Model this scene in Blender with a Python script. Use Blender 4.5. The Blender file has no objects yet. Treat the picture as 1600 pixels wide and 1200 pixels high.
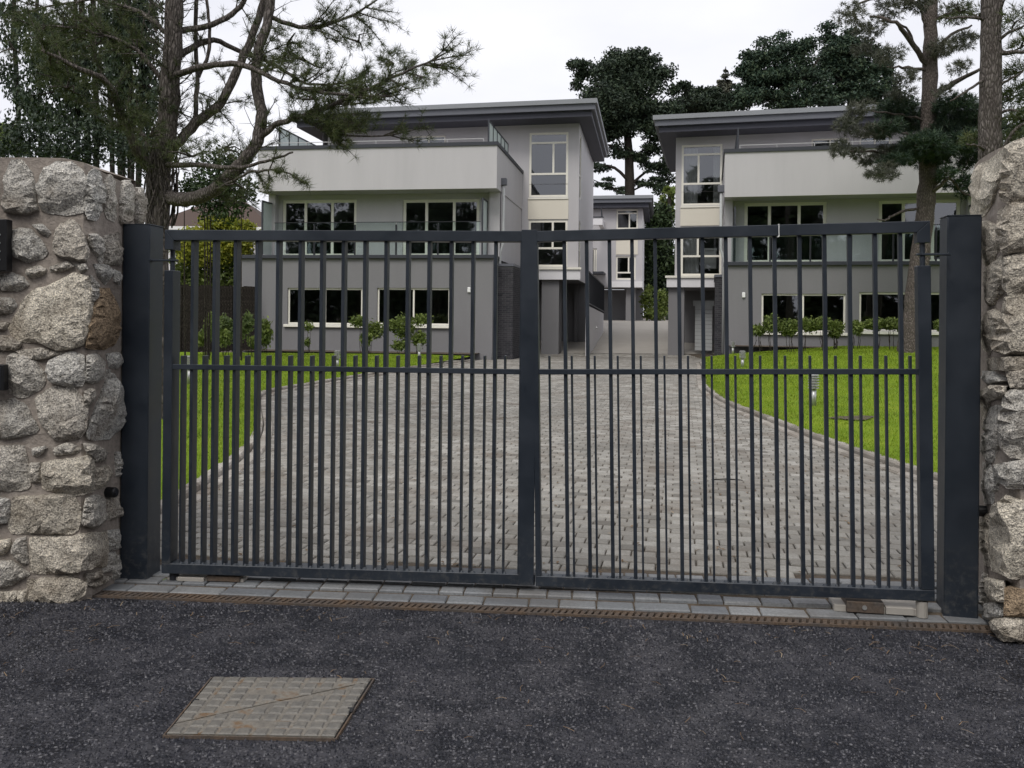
import bpy, bmesh, math, random
import numpy as np
from mathutils import Vector, Matrix
random.seed(7); rng = np.random.default_rng(7)
S = bpy.context.scene; COL = S.collection
# ---------------------------------------------------------------- camera
F = 1350.0; CX, CY, HC, ROLL = 800.0, 490.0, 1.60, 0.0095
cam = bpy.data.cameras.new('camera'); co = bpy.data.objects.new('camera', cam); COL.objects.link(co)
cam.sensor_width = 36.0; cam.lens = 36.0*F/1600.0; cam.shift_y = -(600-CY)/1600.0
cam.clip_start = 0.05; cam.clip_end = 5000
co.matrix_world = Matrix.Translation((0,0,HC)) @ Matrix.Rotation(math.radians(90),4,'X') @ Matrix.Rotation(ROLL,4,'Z')
S.camera = co
# ---------------------------------------------------------------- sky, sun, exposure
wd = bpy.data.worlds.new('World'); S.world = wd; wd.use_nodes = True
nt = wd.node_tree; nt.nodes.clear()
SUN_EL, SUN_AZ = math.radians(52), math.radians(200)
sky = nt.nodes.new('ShaderNodeTexSky'); sky.sky_type = 'NISHITA'; sky.sun_disc = False
sky.sun_elevation = SUN_EL; sky.sun_rotation = SUN_AZ; sky.dust_density = 4.0; sky.air_density = 1.0
hs = nt.nodes.new('ShaderNodeHueSaturation'); hs.inputs['Saturation'].default_value = 0.25; hs.inputs['Value'].default_value = 1.0
nt.links.new(sky.outputs[0], hs.inputs['Color'])
tc = nt.nodes.new('ShaderNodeTexCoord')
nz = nt.nodes.new('ShaderNodeTexNoise'); nz.inputs['Scale'].default_value = 2.2; nz.inputs['Detail'].default_value = 5
mpn = nt.nodes.new('ShaderNodeMapping'); mpn.inputs['Scale'].default_value = (1,1,2.2)
nt.links.new(tc.outputs['Generated'], mpn.inputs[0]); nt.links.new(mpn.outputs[0], nz.inputs['Vector'])
rp = nt.nodes.new('ShaderNodeValToRGB')
rp.color_ramp.elements[0].position = 0.3; rp.color_ramp.elements[0].color = (6.4,6.5,7.1,1)
rp.color_ramp.elements[1].position = 0.75; rp.color_ramp.elements[1].color = (8.6,8.6,9.0,1)
nt.links.new(nz.outputs[0], rp.inputs[0])
mx = nt.nodes.new('ShaderNodeMixRGB'); mx.inputs[0].default_value = 0.9     # cloud cover over the blue
nt.links.new(hs.outputs[0], mx.inputs[1]); nt.links.new(rp.outputs[0], mx.inputs[2])
bg = nt.nodes.new('ShaderNodeBackground'); bg.inputs[1].default_value = 0.105
ow = nt.nodes.new('ShaderNodeOutputWorld')
nt.links.new(mx.outputs[0], bg.inputs[0]); nt.links.new(bg.outputs[0], ow.inputs[0])
sl = bpy.data.lights.new('sun','SUN'); sl.energy = 1.4; sl.angle = math.radians(25); sl.color = (1,.97,.92)
so = bpy.data.objects.new('sun', sl); COL.objects.link(so)
so.rotation_euler = (math.radians(90)-SUN_EL, 0, math.radians(180)-SUN_AZ)
S.view_settings.view_transform = 'Standard'; S.view_settings.look = 'None'
S.view_settings.exposure = 0.37; S.view_settings.gamma = 1.0; S.view_settings.use_curve_mapping = False
S.render.engine = 'CYCLES'
S.cycles.use_adaptive_sampling = True; S.cycles.adaptive_threshold = 0.015
S.cycles.max_bounces = 5; S.cycles.diffuse_bounces = 2; S.cycles.glossy_bounces = 3; S.cycles.transmission_bounces = 4; S.cycles.transparent_max_bounces = 8
# ---------------------------------------------------------------- pixel measurements to metres
RGT = Vector((math.cos(ROLL),0,math.sin(ROLL))); UPV = Vector((-math.sin(ROLL),0,math.cos(ROLL))); FWD = Vector((0,1,0))
CAM = Vector((0,0,HC))
def ray(px,py): return RGT*((px-CX)/F)+UPV*((CY-py)/F)+FWD
def P(px,py,d): return CAM+ray(px,py)*d
def G(px,py,z=0.0):
    r = ray(px,py); return CAM+r*((z-HC)/r.z)
# ---------------------------------------------------------------- materials
MATS = {}
def mat(name, col=(.5,.5,.5), rough=.7, spec=.3, metal=0.0, setup=None):
    m = bpy.data.materials.new(name); m.use_nodes = True
    t = m.node_tree; b = t.nodes['Principled BSDF']
    b.inputs['Base Color'].default_value = (*col,1); b.inputs['Roughness'].default_value = rough
    b.inputs['Specular IOR Level'].default_value = spec; b.inputs['Metallic'].default_value = metal
    if setup: setup(t,b)
    MATS[name] = m; return m
def N(t,kind,**kw):
    n = t.nodes.new('ShaderNode'+kind)
    for k,v in kw.items():
        if k.startswith('i_'): n.inputs[k[2:].replace('_',' ')].default_value = v
        else: setattr(n,k,v)
    return n
def ramp(t, src, stops):
    r = t.nodes.new('ShaderNodeValToRGB'); e = r.color_ramp.elements
    while len(e) < len(stops): e.new(.5)
    for k,(p,c) in enumerate(stops): e[k].position = p; e[k].color = (*c,1)
    t.links.new(src, r.inputs[0]); return r.outputs[0]
def coord(t, which='Object', scale=(1,1,1)):
    c = N(t,'TexCoord'); mp = N(t,'Mapping'); mp.inputs['Scale'].default_value = scale
    t.links.new(c.outputs[which], mp.inputs[0]); return mp.outputs[0]
def noise(t, vec, scale, detail=4, rough=.55):
    n = N(t,'TexNoise'); n.inputs['Scale'].default_value = scale; n.inputs['Detail'].default_value = min(detail,3)
    n.inputs['Roughness'].default_value = rough; t.links.new(vec, n.inputs['Vector']); return n.outputs[0]
def mixc(t, fac, a, b, mode='MIX'):
    m = N(t,'MixRGB'); m.blend_type = mode
    for k,v in ((0,fac),(1,a),(2,b)):
        if isinstance(v,(int,float)): m.inputs[k].default_value = v
        elif isinstance(v,tuple): m.inputs[k].default_value = (*v,1)
        else: t.links.new(v,m.inputs[k])
    return m.outputs[0]
def bump(t, b, h, strength, dist):
    n = N(t,'Bump'); n.inputs['Strength'].default_value = strength; n.inputs['Distance'].default_value = dist
    t.links.new(h, n.inputs['Height'])
    old = b.inputs['Normal'].links
    if old: t.links.new(old[0].from_socket, n.inputs['Normal'])
    t.links.new(n.outputs[0], b.inputs['Normal'])
def mathn(t, op, a, b=0.0):
    m = N(t,'Math'); m.operation = op
    for k,v in ((0,a),(1,b)):
        if isinstance(v,(int,float)): m.inputs[k].default_value = v
        else: t.links.new(v,m.inputs[k])
    return m.outputs[0]
def rnd(t):      # one random value for every separate piece, whether its own object or a joined island
    g = N(t,'NewGeometry'); o = N(t,'ObjectInfo')
    return mathn(t,'FRACT', mathn(t,'ADD', g.outputs['Random Per Island'], o.outputs['Random']))

def m_asphalt(t,b):
    v = coord(t); wv = mixc(t,.02,v,N(t,'TexNoise',i_Scale=40.0,i_Detail=1.0).outputs['Color'],'ADD')
    vo = N(t,'TexVoronoi'); vo.inputs['Scale'].default_value = 56; t.links.new(wv, vo.inputs['Vector'])
    patch = noise(t, v, .9, 3, .7); clump = noise(t, v, 24, 2, .7); mid = noise(t, v, 3.6, 3, .75)
    stone = ramp(t, vo.outputs['Color'], [(.0,(.008,.009,.013)),(.32,(.024,.025,.033)),(.55,(.060,.060,.070)),(.82,(.150,.147,.158)),(1,(.22,.215,.22))])
    gap = ramp(t,vo.outputs['Distance'],[(.25,(1,1,1)),(.62,(0,0,0))])
    c = mixc(t, gap, (.005,.005,.008), stone)
    c = mixc(t, ramp(t,clump,[(.46,(0,0,0)),(.58,(.9,.9,.9))]), c, (.010,.011,.016))
    c = mixc(t, ramp(t,mid,[(.42,(0,0,0)),(.62,(1,1,1))]), c, mixc(t,.55,mixc(t,1.0,c,(1.8,1.75,1.7),'MULTIPLY'),(.082,.079,.084)))
    c = mixc(t, ramp(t,patch,[(.46,(0,0,0)),(.62,(.6,.6,.6))]), c, mixc(t,.5,c,(.015,.016,.024)))
    t.links.new(c, b.inputs['Base Color'])
    t.links.new(ramp(t,mid,[(.35,(.5,.5,.5)),(.65,(.85,.85,.85))]), b.inputs['Roughness'])
    bump(t,b,gap,.9,.012); bump(t,b,clump,.7,.012)
mat('asphalt', rough=.75, spec=.35, setup=m_asphalt)
def m_block(c_a,c_b,c_c,stain=(.12,.09,.065)):
    def f(t,b):
        r = rnd(t); base = ramp(t, r, [(0,c_a),(.45,c_b),(.8,c_c),(1,tuple(x*.7 for x in c_a))])
        g = N(t,'NewGeometry'); v = g.outputs['Position']
        n1 = noise(t,v,60,4,.7); n2 = noise(t,v,1.6,4,.6); n3 = noise(t,v,9,4,.6)
        c = mixc(t,.55,base,ramp(t,n1,[(.3,(.5,.5,.5)),(.7,(1.3,1.3,1.3))]),'MULTIPLY')
        c = mixc(t,ramp(t,n2,[(.48,(0,0,0)),(.70,(.55,.55,.55))]),c,stain)
        c = mixc(t,ramp(t,noise(t,v,.55,3,.6),[(.42,(0,0,0)),(.62,(.45,.45,.45))]),c,tuple(x*.55 for x in c_b))
        c = mixc(t,ramp(t,n3,[(.58,(0,0,0)),(.8,(.5,.5,.5))]),c,tuple(x*.55 for x in c_b))
        t.links.new(c,b.inputs['Base Color']); bump(t,b,n1,.5,.004)
    return f
mat('paver', rough=.8, setup=m_block((.205,.192,.168),(.29,.274,.243),(.36,.345,.312)))
mat('sett', rough=.6, spec=.4, setup=m_block((.15,.158,.17),(.20,.208,.215),(.26,.264,.265),(.10,.085,.07)))
mat('kerb', rough=.85, setup=m_block((.32,.295,.255),(.40,.37,.33),(.25,.22,.185)))
def m_joint(t,b):
    v = coord(t); n = noise(t,v,35,5,.7)
    t.links.new(ramp(t,n,[(.3,(.05,.038,.028)),(.7,(.12,.095,.07))]), b.inputs['Base Color']); bump(t,b,n,.6,.01)
mat('joint_sand', rough=.95, setup=m_joint)
mat('soil', rough=.95, setup=m_joint)
def m_granite(tint, warm):
    def f(t,b):
        o = N(t,'ObjectInfo'); g = N(t,'NewGeometry'); v = g.outputs['Position']
        n1 = noise(t,v,120,3,.75); n2 = noise(t,v,22,6,.7); n3 = noise(t,v,3.0,4,.6)
        base = ramp(t,o.outputs['Random'],[(0,tint),(.35,warm),(.7,tuple(x*1.18 for x in tint)),(1,tuple(x*.8 for x in warm))])
        c = mixc(t,.85,base,ramp(t,n1,[(.34,(.28,.28,.30)),(.48,(.95,.95,.95)),(.62,(1.75,1.73,1.68))]),'MULTIPLY')
        c = mixc(t,.7,c,ramp(t,n2,[(.3,(.42,.40,.37)),(.52,(1.0,1.0,1.0)),(.75,(1.4,1.38,1.32))]),'MULTIPLY')
        c = mixc(t,ramp(t,n3,[(.5,(0,0,0)),(.72,(.55,.55,.55))]),c,(.17,.125,.08))
        t.links.new(c,b.inputs['Base Color'])
        bump(t,b,n2,1.0,.05); bump(t,b,n1,.9,.010)
    return f
mat('granite', rough=.9, spec=.2, setup=m_granite((.45,.44,.415),(.47,.43,.375)))
mat('granite_warm', rough=.9, spec=.2, setup=m_granite((.53,.485,.41),(.49,.445,.38)))
mat('granite_brown', rough=.9, spec=.2, setup=m_granite((.33,.245,.165),(.34,.26,.18)))
def m_mortar(t,b):
    g = N(t,'NewGeometry'); v = g.outputs['Position']; n = noise(t,v,45,5,.7); n2 = noise(t,v,4,4,.6)
    c = mixc(t,.6,ramp(t,n2,[(.3,(.22,.19,.165)),(.7,(.36,.315,.275))]),ramp(t,n,[(.3,(.6,.6,.6)),(.7,(1.2,1.2,1.2))]),'MULTIPLY')
    t.links.new(c,b.inputs['Base Color']); bump(t,b,n,.8,.01); bump(t,b,n2,.6,.05)
mat('mortar', rough=.95, spec=.1, setup=m_mortar)
def m_paint(t,b):
    g = N(t,'NewGeometry'); v = g.outputs['Position']; n = noise(t,v,3.5,5,.65); n2 = noise(t,v,90,3,.6)
    c = ramp(t,n,[(.3,(.011,.016,.024)),(.7,(.020,.027,.038))])
    sx = N(t,'SeparateXYZ'); t.links.new(v,sx.inputs[0])
    low = N(t,'MapRange'); low.inputs['From Min'].default_value = .45; low.inputs['From Max'].default_value = .02
    t.links.new(sx.outputs['Z'],low.inputs['Value'])
    splash = mathn(t,'MULTIPLY',low.outputs[0],ramp(t,noise(t,v,26,5,.75),[(.5,(0,0,0)),(.72,(.45,.45,.45))]))
    c = mixc(t,splash,c,(.12,.115,.105))          # road-splash dirt on the lowest part
    sp = ramp(t,noise(t,v,70,2,.5),[(.78,(0,0,0)),(.82,(.5,.5,.5))])
    c = mixc(t,sp,c,(.16,.16,.155))
    t.links.new(c,b.inputs['Base Color'])
    t.links.new(ramp(t,n,[(.3,(.38,.38,.38)),(.7,(.55,.55,.55))]),b.inputs['Roughness']); bump(t,b,n2,.12,.002)
mat('gate_paint', rough=.4, spec=.55, setup=m_paint)
def m_render(c0, streak=.25):
    def f(t,b):
        v = coord(t); n = noise(t,coord(t,'Object',(1.2,1.2,.18)),1.3,4,.6); n2 = noise(t,v,30,4,.7)
        c = mixc(t,mathn(t,'MULTIPLY',n,streak),c0,tuple(x*.72 for x in c0))
        c = mixc(t,.25,c,ramp(t,n2,[(.3,(.85,.85,.85)),(.7,(1.1,1.1,1.1))]),'MULTIPLY')
        t.links.new(c,b.inputs['Base Color']); bump(t,b,n2,.15,.01)
    return f
mat('render_light', rough=.9, spec=.15, setup=m_render((.525,.508,.518),.6))
mat('render_white', rough=.9, spec=.15, setup=m_render((.74,.725,.735),.3))
mat('render_grey', rough=.9, spec=.15, setup=m_render((.218,.214,.219),.5))
mat('cream_panel', rough=.6, spec=.3, setup=m_render((.70,.655,.56),.2))
mat('frame_cream', rough=.45, spec=.4, setup=m_render((.80,.77,.68),.1))
mat('white_plastic', (.78,.78,.76), .45)
mat('fascia', rough=.5, setup=m_render((.125,.13,.15),.4))
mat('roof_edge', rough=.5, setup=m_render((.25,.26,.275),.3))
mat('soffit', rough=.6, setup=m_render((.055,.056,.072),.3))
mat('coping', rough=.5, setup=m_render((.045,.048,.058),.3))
mat('dark_metal', (.02,.021,.026), .45)
mat('black_plastic', (.012,.012,.013), .4)
mat('brushed_steel', (.48,.48,.47), .42, .5, .7)
mat('room', (.16,.155,.15), .9)
mat('curtain', (.62,.62,.60), .9)
def m_glass(refl, tint):
    def f(t,b):
        out = t.nodes['Material Output']; lw = N(t,'LayerWeight'); lw.inputs['Blend'].default_value = .25
        tr = N(t,'BsdfTransparent'); tr.inputs[0].default_value = (*tint,1)
        gl = N(t,'BsdfGlossy'); gl.inputs['Roughness'].default_value = .02; gl.inputs[0].default_value = (.92,.95,1,1)
        ms = N(t,'MixShader'); t.links.new(mathn(t,'ADD',mathn(t,'MULTIPLY',lw.outputs['Fresnel'],.6),refl),ms.inputs[0])
        t.links.new(tr.outputs[0],ms.inputs[1]); t.links.new(gl.outputs[0],ms.inputs[2]); t.links.new(ms.outputs[0],out.inputs[0])
        nn = N(t,'Bump'); nn.inputs['Strength'].default_value = .05; nn.inputs['Distance'].default_value = .05
        t.links.new(noise(t,coord(t),.9,2),nn.inputs['Height']); t.links.new(nn.outputs[0],gl.inputs['Normal'])
    return f
mat('window_glass', setup=m_glass(.13,(.50,.52,.53)))
mat('balustrade_glass', setup=m_glass(.05,(.86,.92,.90)))
def m_frost(t,b):
    n = noise(t,coord(t),3,3); t.links.new(ramp(t,n,[(.3,(.50,.58,.56)),(.7,(.60,.67,.65))]),b.inputs['Base Color'])
mat('frosted_glass', rough=.25, spec=.5, setup=m_frost)
def m_brick(t,b):
    br = N(t,'TexBrick'); br.inputs['Scale'].default_value = 4.4; br.inputs['Color1'].default_value = (.035,.035,.042,1)
    br.inputs['Color2'].default_value = (.055,.053,.058,1); br.inputs['Mortar'].default_value = (.13,.13,.13,1)
    t.links.new(coord(t,'Object',(1,1,1)),br.inputs['Vector']); t.links.new(br.outputs[0],b.inputs['Base Color'])
mat('dark_brick', rough=.8, setup=lambda t,b: t.links.new(ramp(t,rnd(t),[(0,(.030,.030,.036)),(1,(.065,.062,.068))]),b.inputs['Base Color']))
mat('brick_mortar', (.15,.15,.15), .9)
def m_bark(c0,c1):
    def f(t,b):
        v = coord(t,'Object',(1,1,.28)); vo = N(t,'TexVoronoi'); vo.feature='DISTANCE_TO_EDGE'; vo.inputs['Scale'].default_value = 26
        t.links.new(v,vo.inputs['Vector']); n = noise(t,v,9,6,.7)
        c = mixc(t,ramp(t,vo.outputs[0],[(0,(0,0,0)),(.2,(1,1,1))]),tuple(x*.6 for x in c0),ramp(t,n,[(.3,c0),(.7,c1)]))
        t.links.new(c,b.inputs['Base Color'])
        bump(t,b,vo.outputs[0],.9,.06); bump(t,b,n,.8,.03)
    return f
mat('bark', rough=.95, spec=.1, setup=m_bark((.095,.082,.074),(.185,.165,.15)))
mat('bark_pink', rough=.95, spec=.1, setup=m_bark((.105,.088,.078),(.20,.17,.152)))
mat('bark_dark', rough=.95, spec=.1, setup=m_bark((.035,.030,.026),(.07,.06,.05)))
def m_leaf(c_a,c_b,c_c,trans=.25,clump=.5):
    def f(t,b):
        g = N(t,'NewGeometry'); out = t.nodes['Material Output']
        c = ramp(t,g.outputs['Random Per Island'],[(0,c_a),(.5,c_b),(1,c_c)])
        n = noise(t,g.outputs['Position'],clump,3,.5)
        c = mixc(t,.7,c,ramp(t,n,[(.3,(.58,.62,.65)),(.7,(1.35,1.32,1.15))]),'MULTIPLY')
        t.links.new(c,b.inputs['Base Color'])
        if trans<=0: return
        tl = N(t,'BsdfTranslucent'); t.links.new(c,tl.inputs[0]); ms = N(t,'MixShader'); ms.inputs[0].default_value = trans
        t.links.new(b.outputs[0],ms.inputs[1]); t.links.new(tl.outputs[0],ms.inputs[2]); t.links.new(ms.outputs[0],out.inputs[0])
    return f
mat('needles', rough=.6, setup=m_leaf((.035,.055,.020),(.065,.085,.030),(.11,.12,.05),.2,1.2))
mat('needles_dark', rough=.6, setup=m_leaf((.014,.026,.016),(.025,.042,.024),(.045,.062,.033),0,.6))
mat('needles_grey', rough=.6, setup=m_leaf((.06,.065,.05),(.09,.095,.075),(.11,.11,.08),0,.8))
mat('needles_blue', rough=.6, setup=m_leaf((.018,.038,.025),(.032,.058,.036),(.06,.085,.045),0,.8))
mat('leaf_green', rough=.5, setup=m_leaf((.085,.125,.028),(.14,.185,.045),(.21,.255,.075),.3,2.5))
mat('leaf_yellow', rough=.5, setup=m_leaf((.16,.19,.022),(.28,.30,.035),(.40,.38,.06),.35,1.5))
mat('leaf_dark', rough=.55, setup=m_leaf((.014,.026,.012),(.03,.05,.02),(.055,.085,.03),0,1.0))
mat('leaf_mid', rough=.5, setup=m_leaf((.035,.06,.018),(.07,.10,.03),(.12,.155,.05),.25,1.0))
mat('leaf_pale', rough=.5, setup=m_leaf((.10,.14,.05),(.15,.20,.07),(.22,.27,.10),.35,1.2))
def m_lawn(t,b):
    v = coord(t); n = noise(t,v,1.2,5,.65); n2 = noise(t,v,40,4,.7)
    c = ramp(t,n,[(.3,(.12,.20,.012)),(.55,(.17,.25,.018)),(.75,(.23,.29,.03))])
    c = mixc(t,.6,c,ramp(t,n2,[(.3,(.6,.6,.55)),(.7,(1.25,1.25,1.2))]),'MULTIPLY')
    t.links.new(c,b.inputs['Base Color']); bump(t,b,n2,.8,.03)
mat('lawn', rough=.9, spec=.1, setup=m_lawn)
mat('grass_blade', rough=.6, setup=m_leaf((.13,.205,.010),(.20,.285,.018),(.29,.35,.04),.3,.9))
def m_iron(t,b):
    g = N(t,'NewGeometry'); v = g.outputs['Position']; n = noise(t,v,9,5,.7); n2 = noise(t,v,70,4,.7)
    c = ramp(t,n,[(.3,(.115,.106,.092)),(.55,(.175,.160,.135)),(.66,(.14,.09,.05))])
    c = mixc(t,.6,c,ramp(t,n2,[(.3,(.6,.6,.6)),(.7,(1.25,1.22,1.2))]),'MULTIPLY')
    t.links.new(c,b.inputs['Base Color']); bump(t,b,n2,.5,.004)
mat('worn_iron', rough=.7, spec=.4, setup=m_iron)
mat('stud_iron', rough=.55, spec=.5, setup=lambda t,b: (t.links.new(ramp(t,noise(t,N(t,'NewGeometry').outputs['Position'],40,4,.7),[(.3,(.085,.08,.072)),(.7,(.155,.143,.122))]),b.inputs['Base Color'])))
def m_rust(t,b):
    g = N(t,'NewGeometry'); v = g.outputs['Position']; n = noise(t,v,5,5,.7); n2 = noise(t,v,60,4,.7)
    c = ramp(t,n,[(.35,(.080,.068,.060)),(.6,(.115,.080,.055)),(.8,(.15,.09,.05))])
    c = mixc(t,.7,c,ramp(t,n2,[(.3,(.5,.5,.5)),(.7,(1.3,1.3,1.3))]),'MULTIPLY')
    t.links.new(c,b.inputs['Base Color']); bump(t,b,n2,.5,.004)
mat('rust', rough=.85, setup=m_rust)
mat('litter', rough=.9, setup=lambda t,b: t.links.new(ramp(t,rnd(t),[(0,(.10,.06,.03)),(.6,(.20,.13,.07)),(1,(.30,.24,.17))]),b.inputs['Base Color']))
mat('grit', rough=.9, setup=lambda t,b: t.links.new(ramp(t,rnd(t),[(0,(.008,.009,.013)),(.40,(.018,.019,.026)),(.70,(.042,.042,.051)),(.93,(.098,.097,.106)),(1,(.15,.147,.153))]),b.inputs['Base Color']))
mat('concrete', rough=.85, setup=m_render((.36,.335,.30),.7))
mat('roof_tile', rough=.9, setup=m_render((.085,.06,.05),.4))
mat('shutter', rough=.6, setup=m_render((.42,.43,.43),.2))
# ---------------------------------------------------------------- mesh helpers
def link_mesh(name, me, m, parent=None, smooth=False):
    o = bpy.data.objects.new(name, me); COL.objects.link(o)
    if m and not me.materials: me.materials.append(MATS[m] if isinstance(m,str) else m)
    if smooth: me.polygons.foreach_set('use_smooth',[True]*len(me.polygons))
    if parent: o.parent = parent
    return o
class MB:
    def __init__(s): s.v=[]; s.f=[]
    def add(s, vs, fs):
        k=len(s.v); s.v += [tuple(x) for x in vs]; s.f += [tuple(i+k for i in f) for f in fs]; return s
    def box(s, a, b, M=None, ch=0.0):
        (x0,y0,z0),(x1,y1,z1) = a,b
        vs=[Vector(p) for p in ((x0,y0,z0),(x1,y0,z0),(x1,y1,z0),(x0,y1,z0),(x0,y0,z1),(x1,y0,z1),(x1,y1,z1),(x0,y1,z1))]
        if M: vs=[M@p for p in vs]
        return s.add(vs,[(0,3,2,1),(4,5,6,7),(0,1,5,4),(1,2,6,5),(2,3,7,6),(3,0,4,7)])
    def quad(s, a,b,c,d): return s.add((a,b,c,d),[(0,1,2,3)])
    def tube(s, pts, rad, n=8, cap=True):
        pts=[Vector(p) for p in pts]; m=len(pts); vs=[]; fs=[]; ref=None
        for i,p in enumerate(pts):
            d=(pts[min(i+1,m-1)]-pts[max(i-1,0)]).normalized()
            if ref is None: ref = d.orthogonal().normalized()
            ref=(ref-d*ref.dot(d)); ref = ref.normalized() if ref.length>1e-6 else d.orthogonal().normalized()
            q=d.cross(ref); r=rad[i] if isinstance(rad,(list,tuple)) else rad
            for k in range(n):
                a=2*math.pi*k/n; vs.append(p+(ref*math.cos(a)+q*math.sin(a))*r)
        for i in range(m-1):
            for k in range(n):
                fs.append((i*n+k,i*n+(k+1)%n,(i+1)*n+(k+1)%n,(i+1)*n+k))
        if cap: fs.append(tuple(reversed(range(n)))); fs.append(tuple(range((m-1)*n,m*n)))
        return s.add(vs,fs)
    def prism(s, poly, z0, z1):
        n=len(poly); vs=[(x,y,z0) for x,y in poly]+[(x,y,z1) for x,y in poly]
        fs=[tuple(reversed(range(n))),tuple(range(n,2*n))]+[(i,(i+1)%n,n+(i+1)%n,n+i) for i in range(n)]
        return s.add(vs,fs)
    def mesh(s, name):
        me=bpy.data.meshes.new(name); me.from_pydata(s.v,[],s.f); me.update(); return me
    def build(s, name, m, parent=None, smooth=False, bevel=0.0, off=None):
        if off is not None: s.v=[tuple(Vector(p)-off) for p in s.v]
        me=s.mesh(name)
        if bevel>0:
            bm=bmesh.new(); bm.from_mesh(me)
            bmesh.ops.bevel(bm,geom=[e for e in bm.edges],offset=bevel,segments=1,affect='EDGES',clamp_overlap=True)
            bm.to_mesh(me); bm.free()
        return link_mesh(name, me, m, parent, smooth)
def np_mesh(name, V, tri):
    me=bpy.data.meshes.new(name); V=np.asarray(V,dtype=np.float32); tri=np.asarray(tri,dtype=np.int32); k=tri.shape[1]
    me.vertices.add(len(V)); me.vertices.foreach_set('co',V.ravel())
    me.loops.add(tri.size); me.loops.foreach_set('vertex_index',tri.ravel())
    me.polygons.add(len(tri)); me.polygons.foreach_set('loop_start',np.arange(0,tri.size,k,dtype=np.int32))
    me.update(calc_edges=True); return me
def tag(o, label=None, cat=None, group=None, kind=None):
    for k,v in (('label',label),('category',cat),('group',group),('kind',kind)):
        if v: o[k]=v
    return o
def empty(name, loc=(0,0,0), rot=(0,0,0)):
    o=bpy.data.objects.new(name,None); COL.objects.link(o); o.location=loc; o.rotation_euler=rot; o.empty_display_size=.1; return o
# ================================================================ ground
def drive_z(y):
    y=np.asarray(y,dtype=float)
    return np.interp(y,[0,24,38,41,50,56,75],[0,0,-.27,-.2,.75,1.15,1.2])
def smooth_curve(pts, n):
    pts=np.array(pts); y=np.linspace(pts[0,1],pts[-1,1],n); x=np.interp(y,pts[:,1],pts[:,0])
    k=np.ones(9)/9; xp=np.concatenate([np.full(4,x[0]),x,np.full(4,x[-1])]); return np.stack([np.convolve(xp,k,'valid'),y],1)
KL=smooth_curve([(-2.62,5.3),(-2.64,6.9),(-2.80,9.4),(-3.2,11.4),(-4.2,14.6),(-4.75,16.6),(-4.3,18.2),(-3.4,22),(-2.3,26.5),(-1.3,31.0)],110)
KR=smooth_curve([(4.35,5.2),(4.2,7.0),(4.05,8.4),(3.86,10.4),(3.8,13.2),(3.75,15.6),(4.1,18.6),(4.9,22.5),(6.0,27.5),(6.7,31.0)],110)
def lawn_z(x,y,side):
    kx=np.interp(y,(KL if side<0 else KR)[:,1],(KL if side<0 else KR)[:,0]); e=np.abs(x-kx)
    if side<0: return .06+.05*np.clip(e/2,0,1)+0*e
    return .07+.06*np.clip(e/1.2,0,1)+.42*np.clip((y-8)/22,0,1)**1.3*np.clip(e/5,0,1)
g=MB().add([(-1500,-1500,-.42),(1500,-1500,-.42),(1500,2500,-.42),(-1500,2500,-.42)],[(0,1,2,3)]).build('ground','soil'); tag(g,kind='structure')
# the entrance line (drain channel) runs slightly askew to the picture
DL=G(150,932); DR=G(1555,988); DU=(DR-DL).normalized(); DW=Vector((-DU.y,DU.x,0)); DLEN=(DR-DL).length
def D(a,b,z=0.0): p=DL+DU*a+DW*b; return Vector((p.x,p.y,z))
rd=MB()
nx,ny=60,36
vs=[];fs=[]
for j in range(ny+1):
    for i in range(nx+1):
        a=-22+(DLEN+44)*i/nx; b=-14*(1-j/ny)**1.0
        z=.010*math.sin(a*1.7+b)*math.cos(b*2.1)*(1-j/ny) if 1<j<ny else 0
        vs.append(D(a,b,z-.004 if j<ny else -.006))
for j in range(ny):
    for i in range(nx): k=j*(nx+1)+i; fs.append((k,k+1,k+nx+2,k+nx+1))
rd.add(vs,fs); road=rd.build('road','asphalt',smooth=True); tag(road,kind='structure')
# loose grit and needle litter lying on the asphalt
n=42000
ca=rng.uniform(-1.3,6.3,n); cb=-.02-1.75*rng.random(n); cs=rng.uniform(.0045,.0105,n); ct=rng.uniform(0,6.28,n)
cx=DL.x+DU.x*ca+DW.x*cb; cy=DL.y+DU.y*ca+DW.y*cb; V=np.zeros((n,5,3))
for j in range(4):
    an=ct+j*1.5708+rng.uniform(-.45,.45,n); V[:,j]=np.stack([cx+cs*np.cos(an),cy+cs*np.sin(an),np.full(n,-.012)],1)
V[:,4]=np.stack([cx+rng.uniform(-.4,.4,n)*cs,cy+rng.uniform(-.4,.4,n)*cs,cs*rng.uniform(.1,.75,n)],1)
T=(np.arange(n)[:,None,None]*5+np.array([(0,1,4),(1,2,4),(2,3,4),(3,0,4)])[None]).reshape(-1,3)
tag(link_mesh('road_chippings',np_mesh('road_chippings',V.reshape(-1,3),T),'grit'),'coarse dark stone chippings of the open-textured asphalt surface','gravel',kind='stuff')
def zo(x,y):      # the paving is laid up to the gate line in a low hump, higher at the right
    q=Vector((x,y,0))-DL; a_=q.dot(DU)/DLEN; b_=q.dot(DW)
    return (.026+.030*min(1.1,max(0,a_)))*float(np.interp(b_,[.09,.34,1.2,4.5],[0,1,1,0]))
V=[];T=[]
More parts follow.
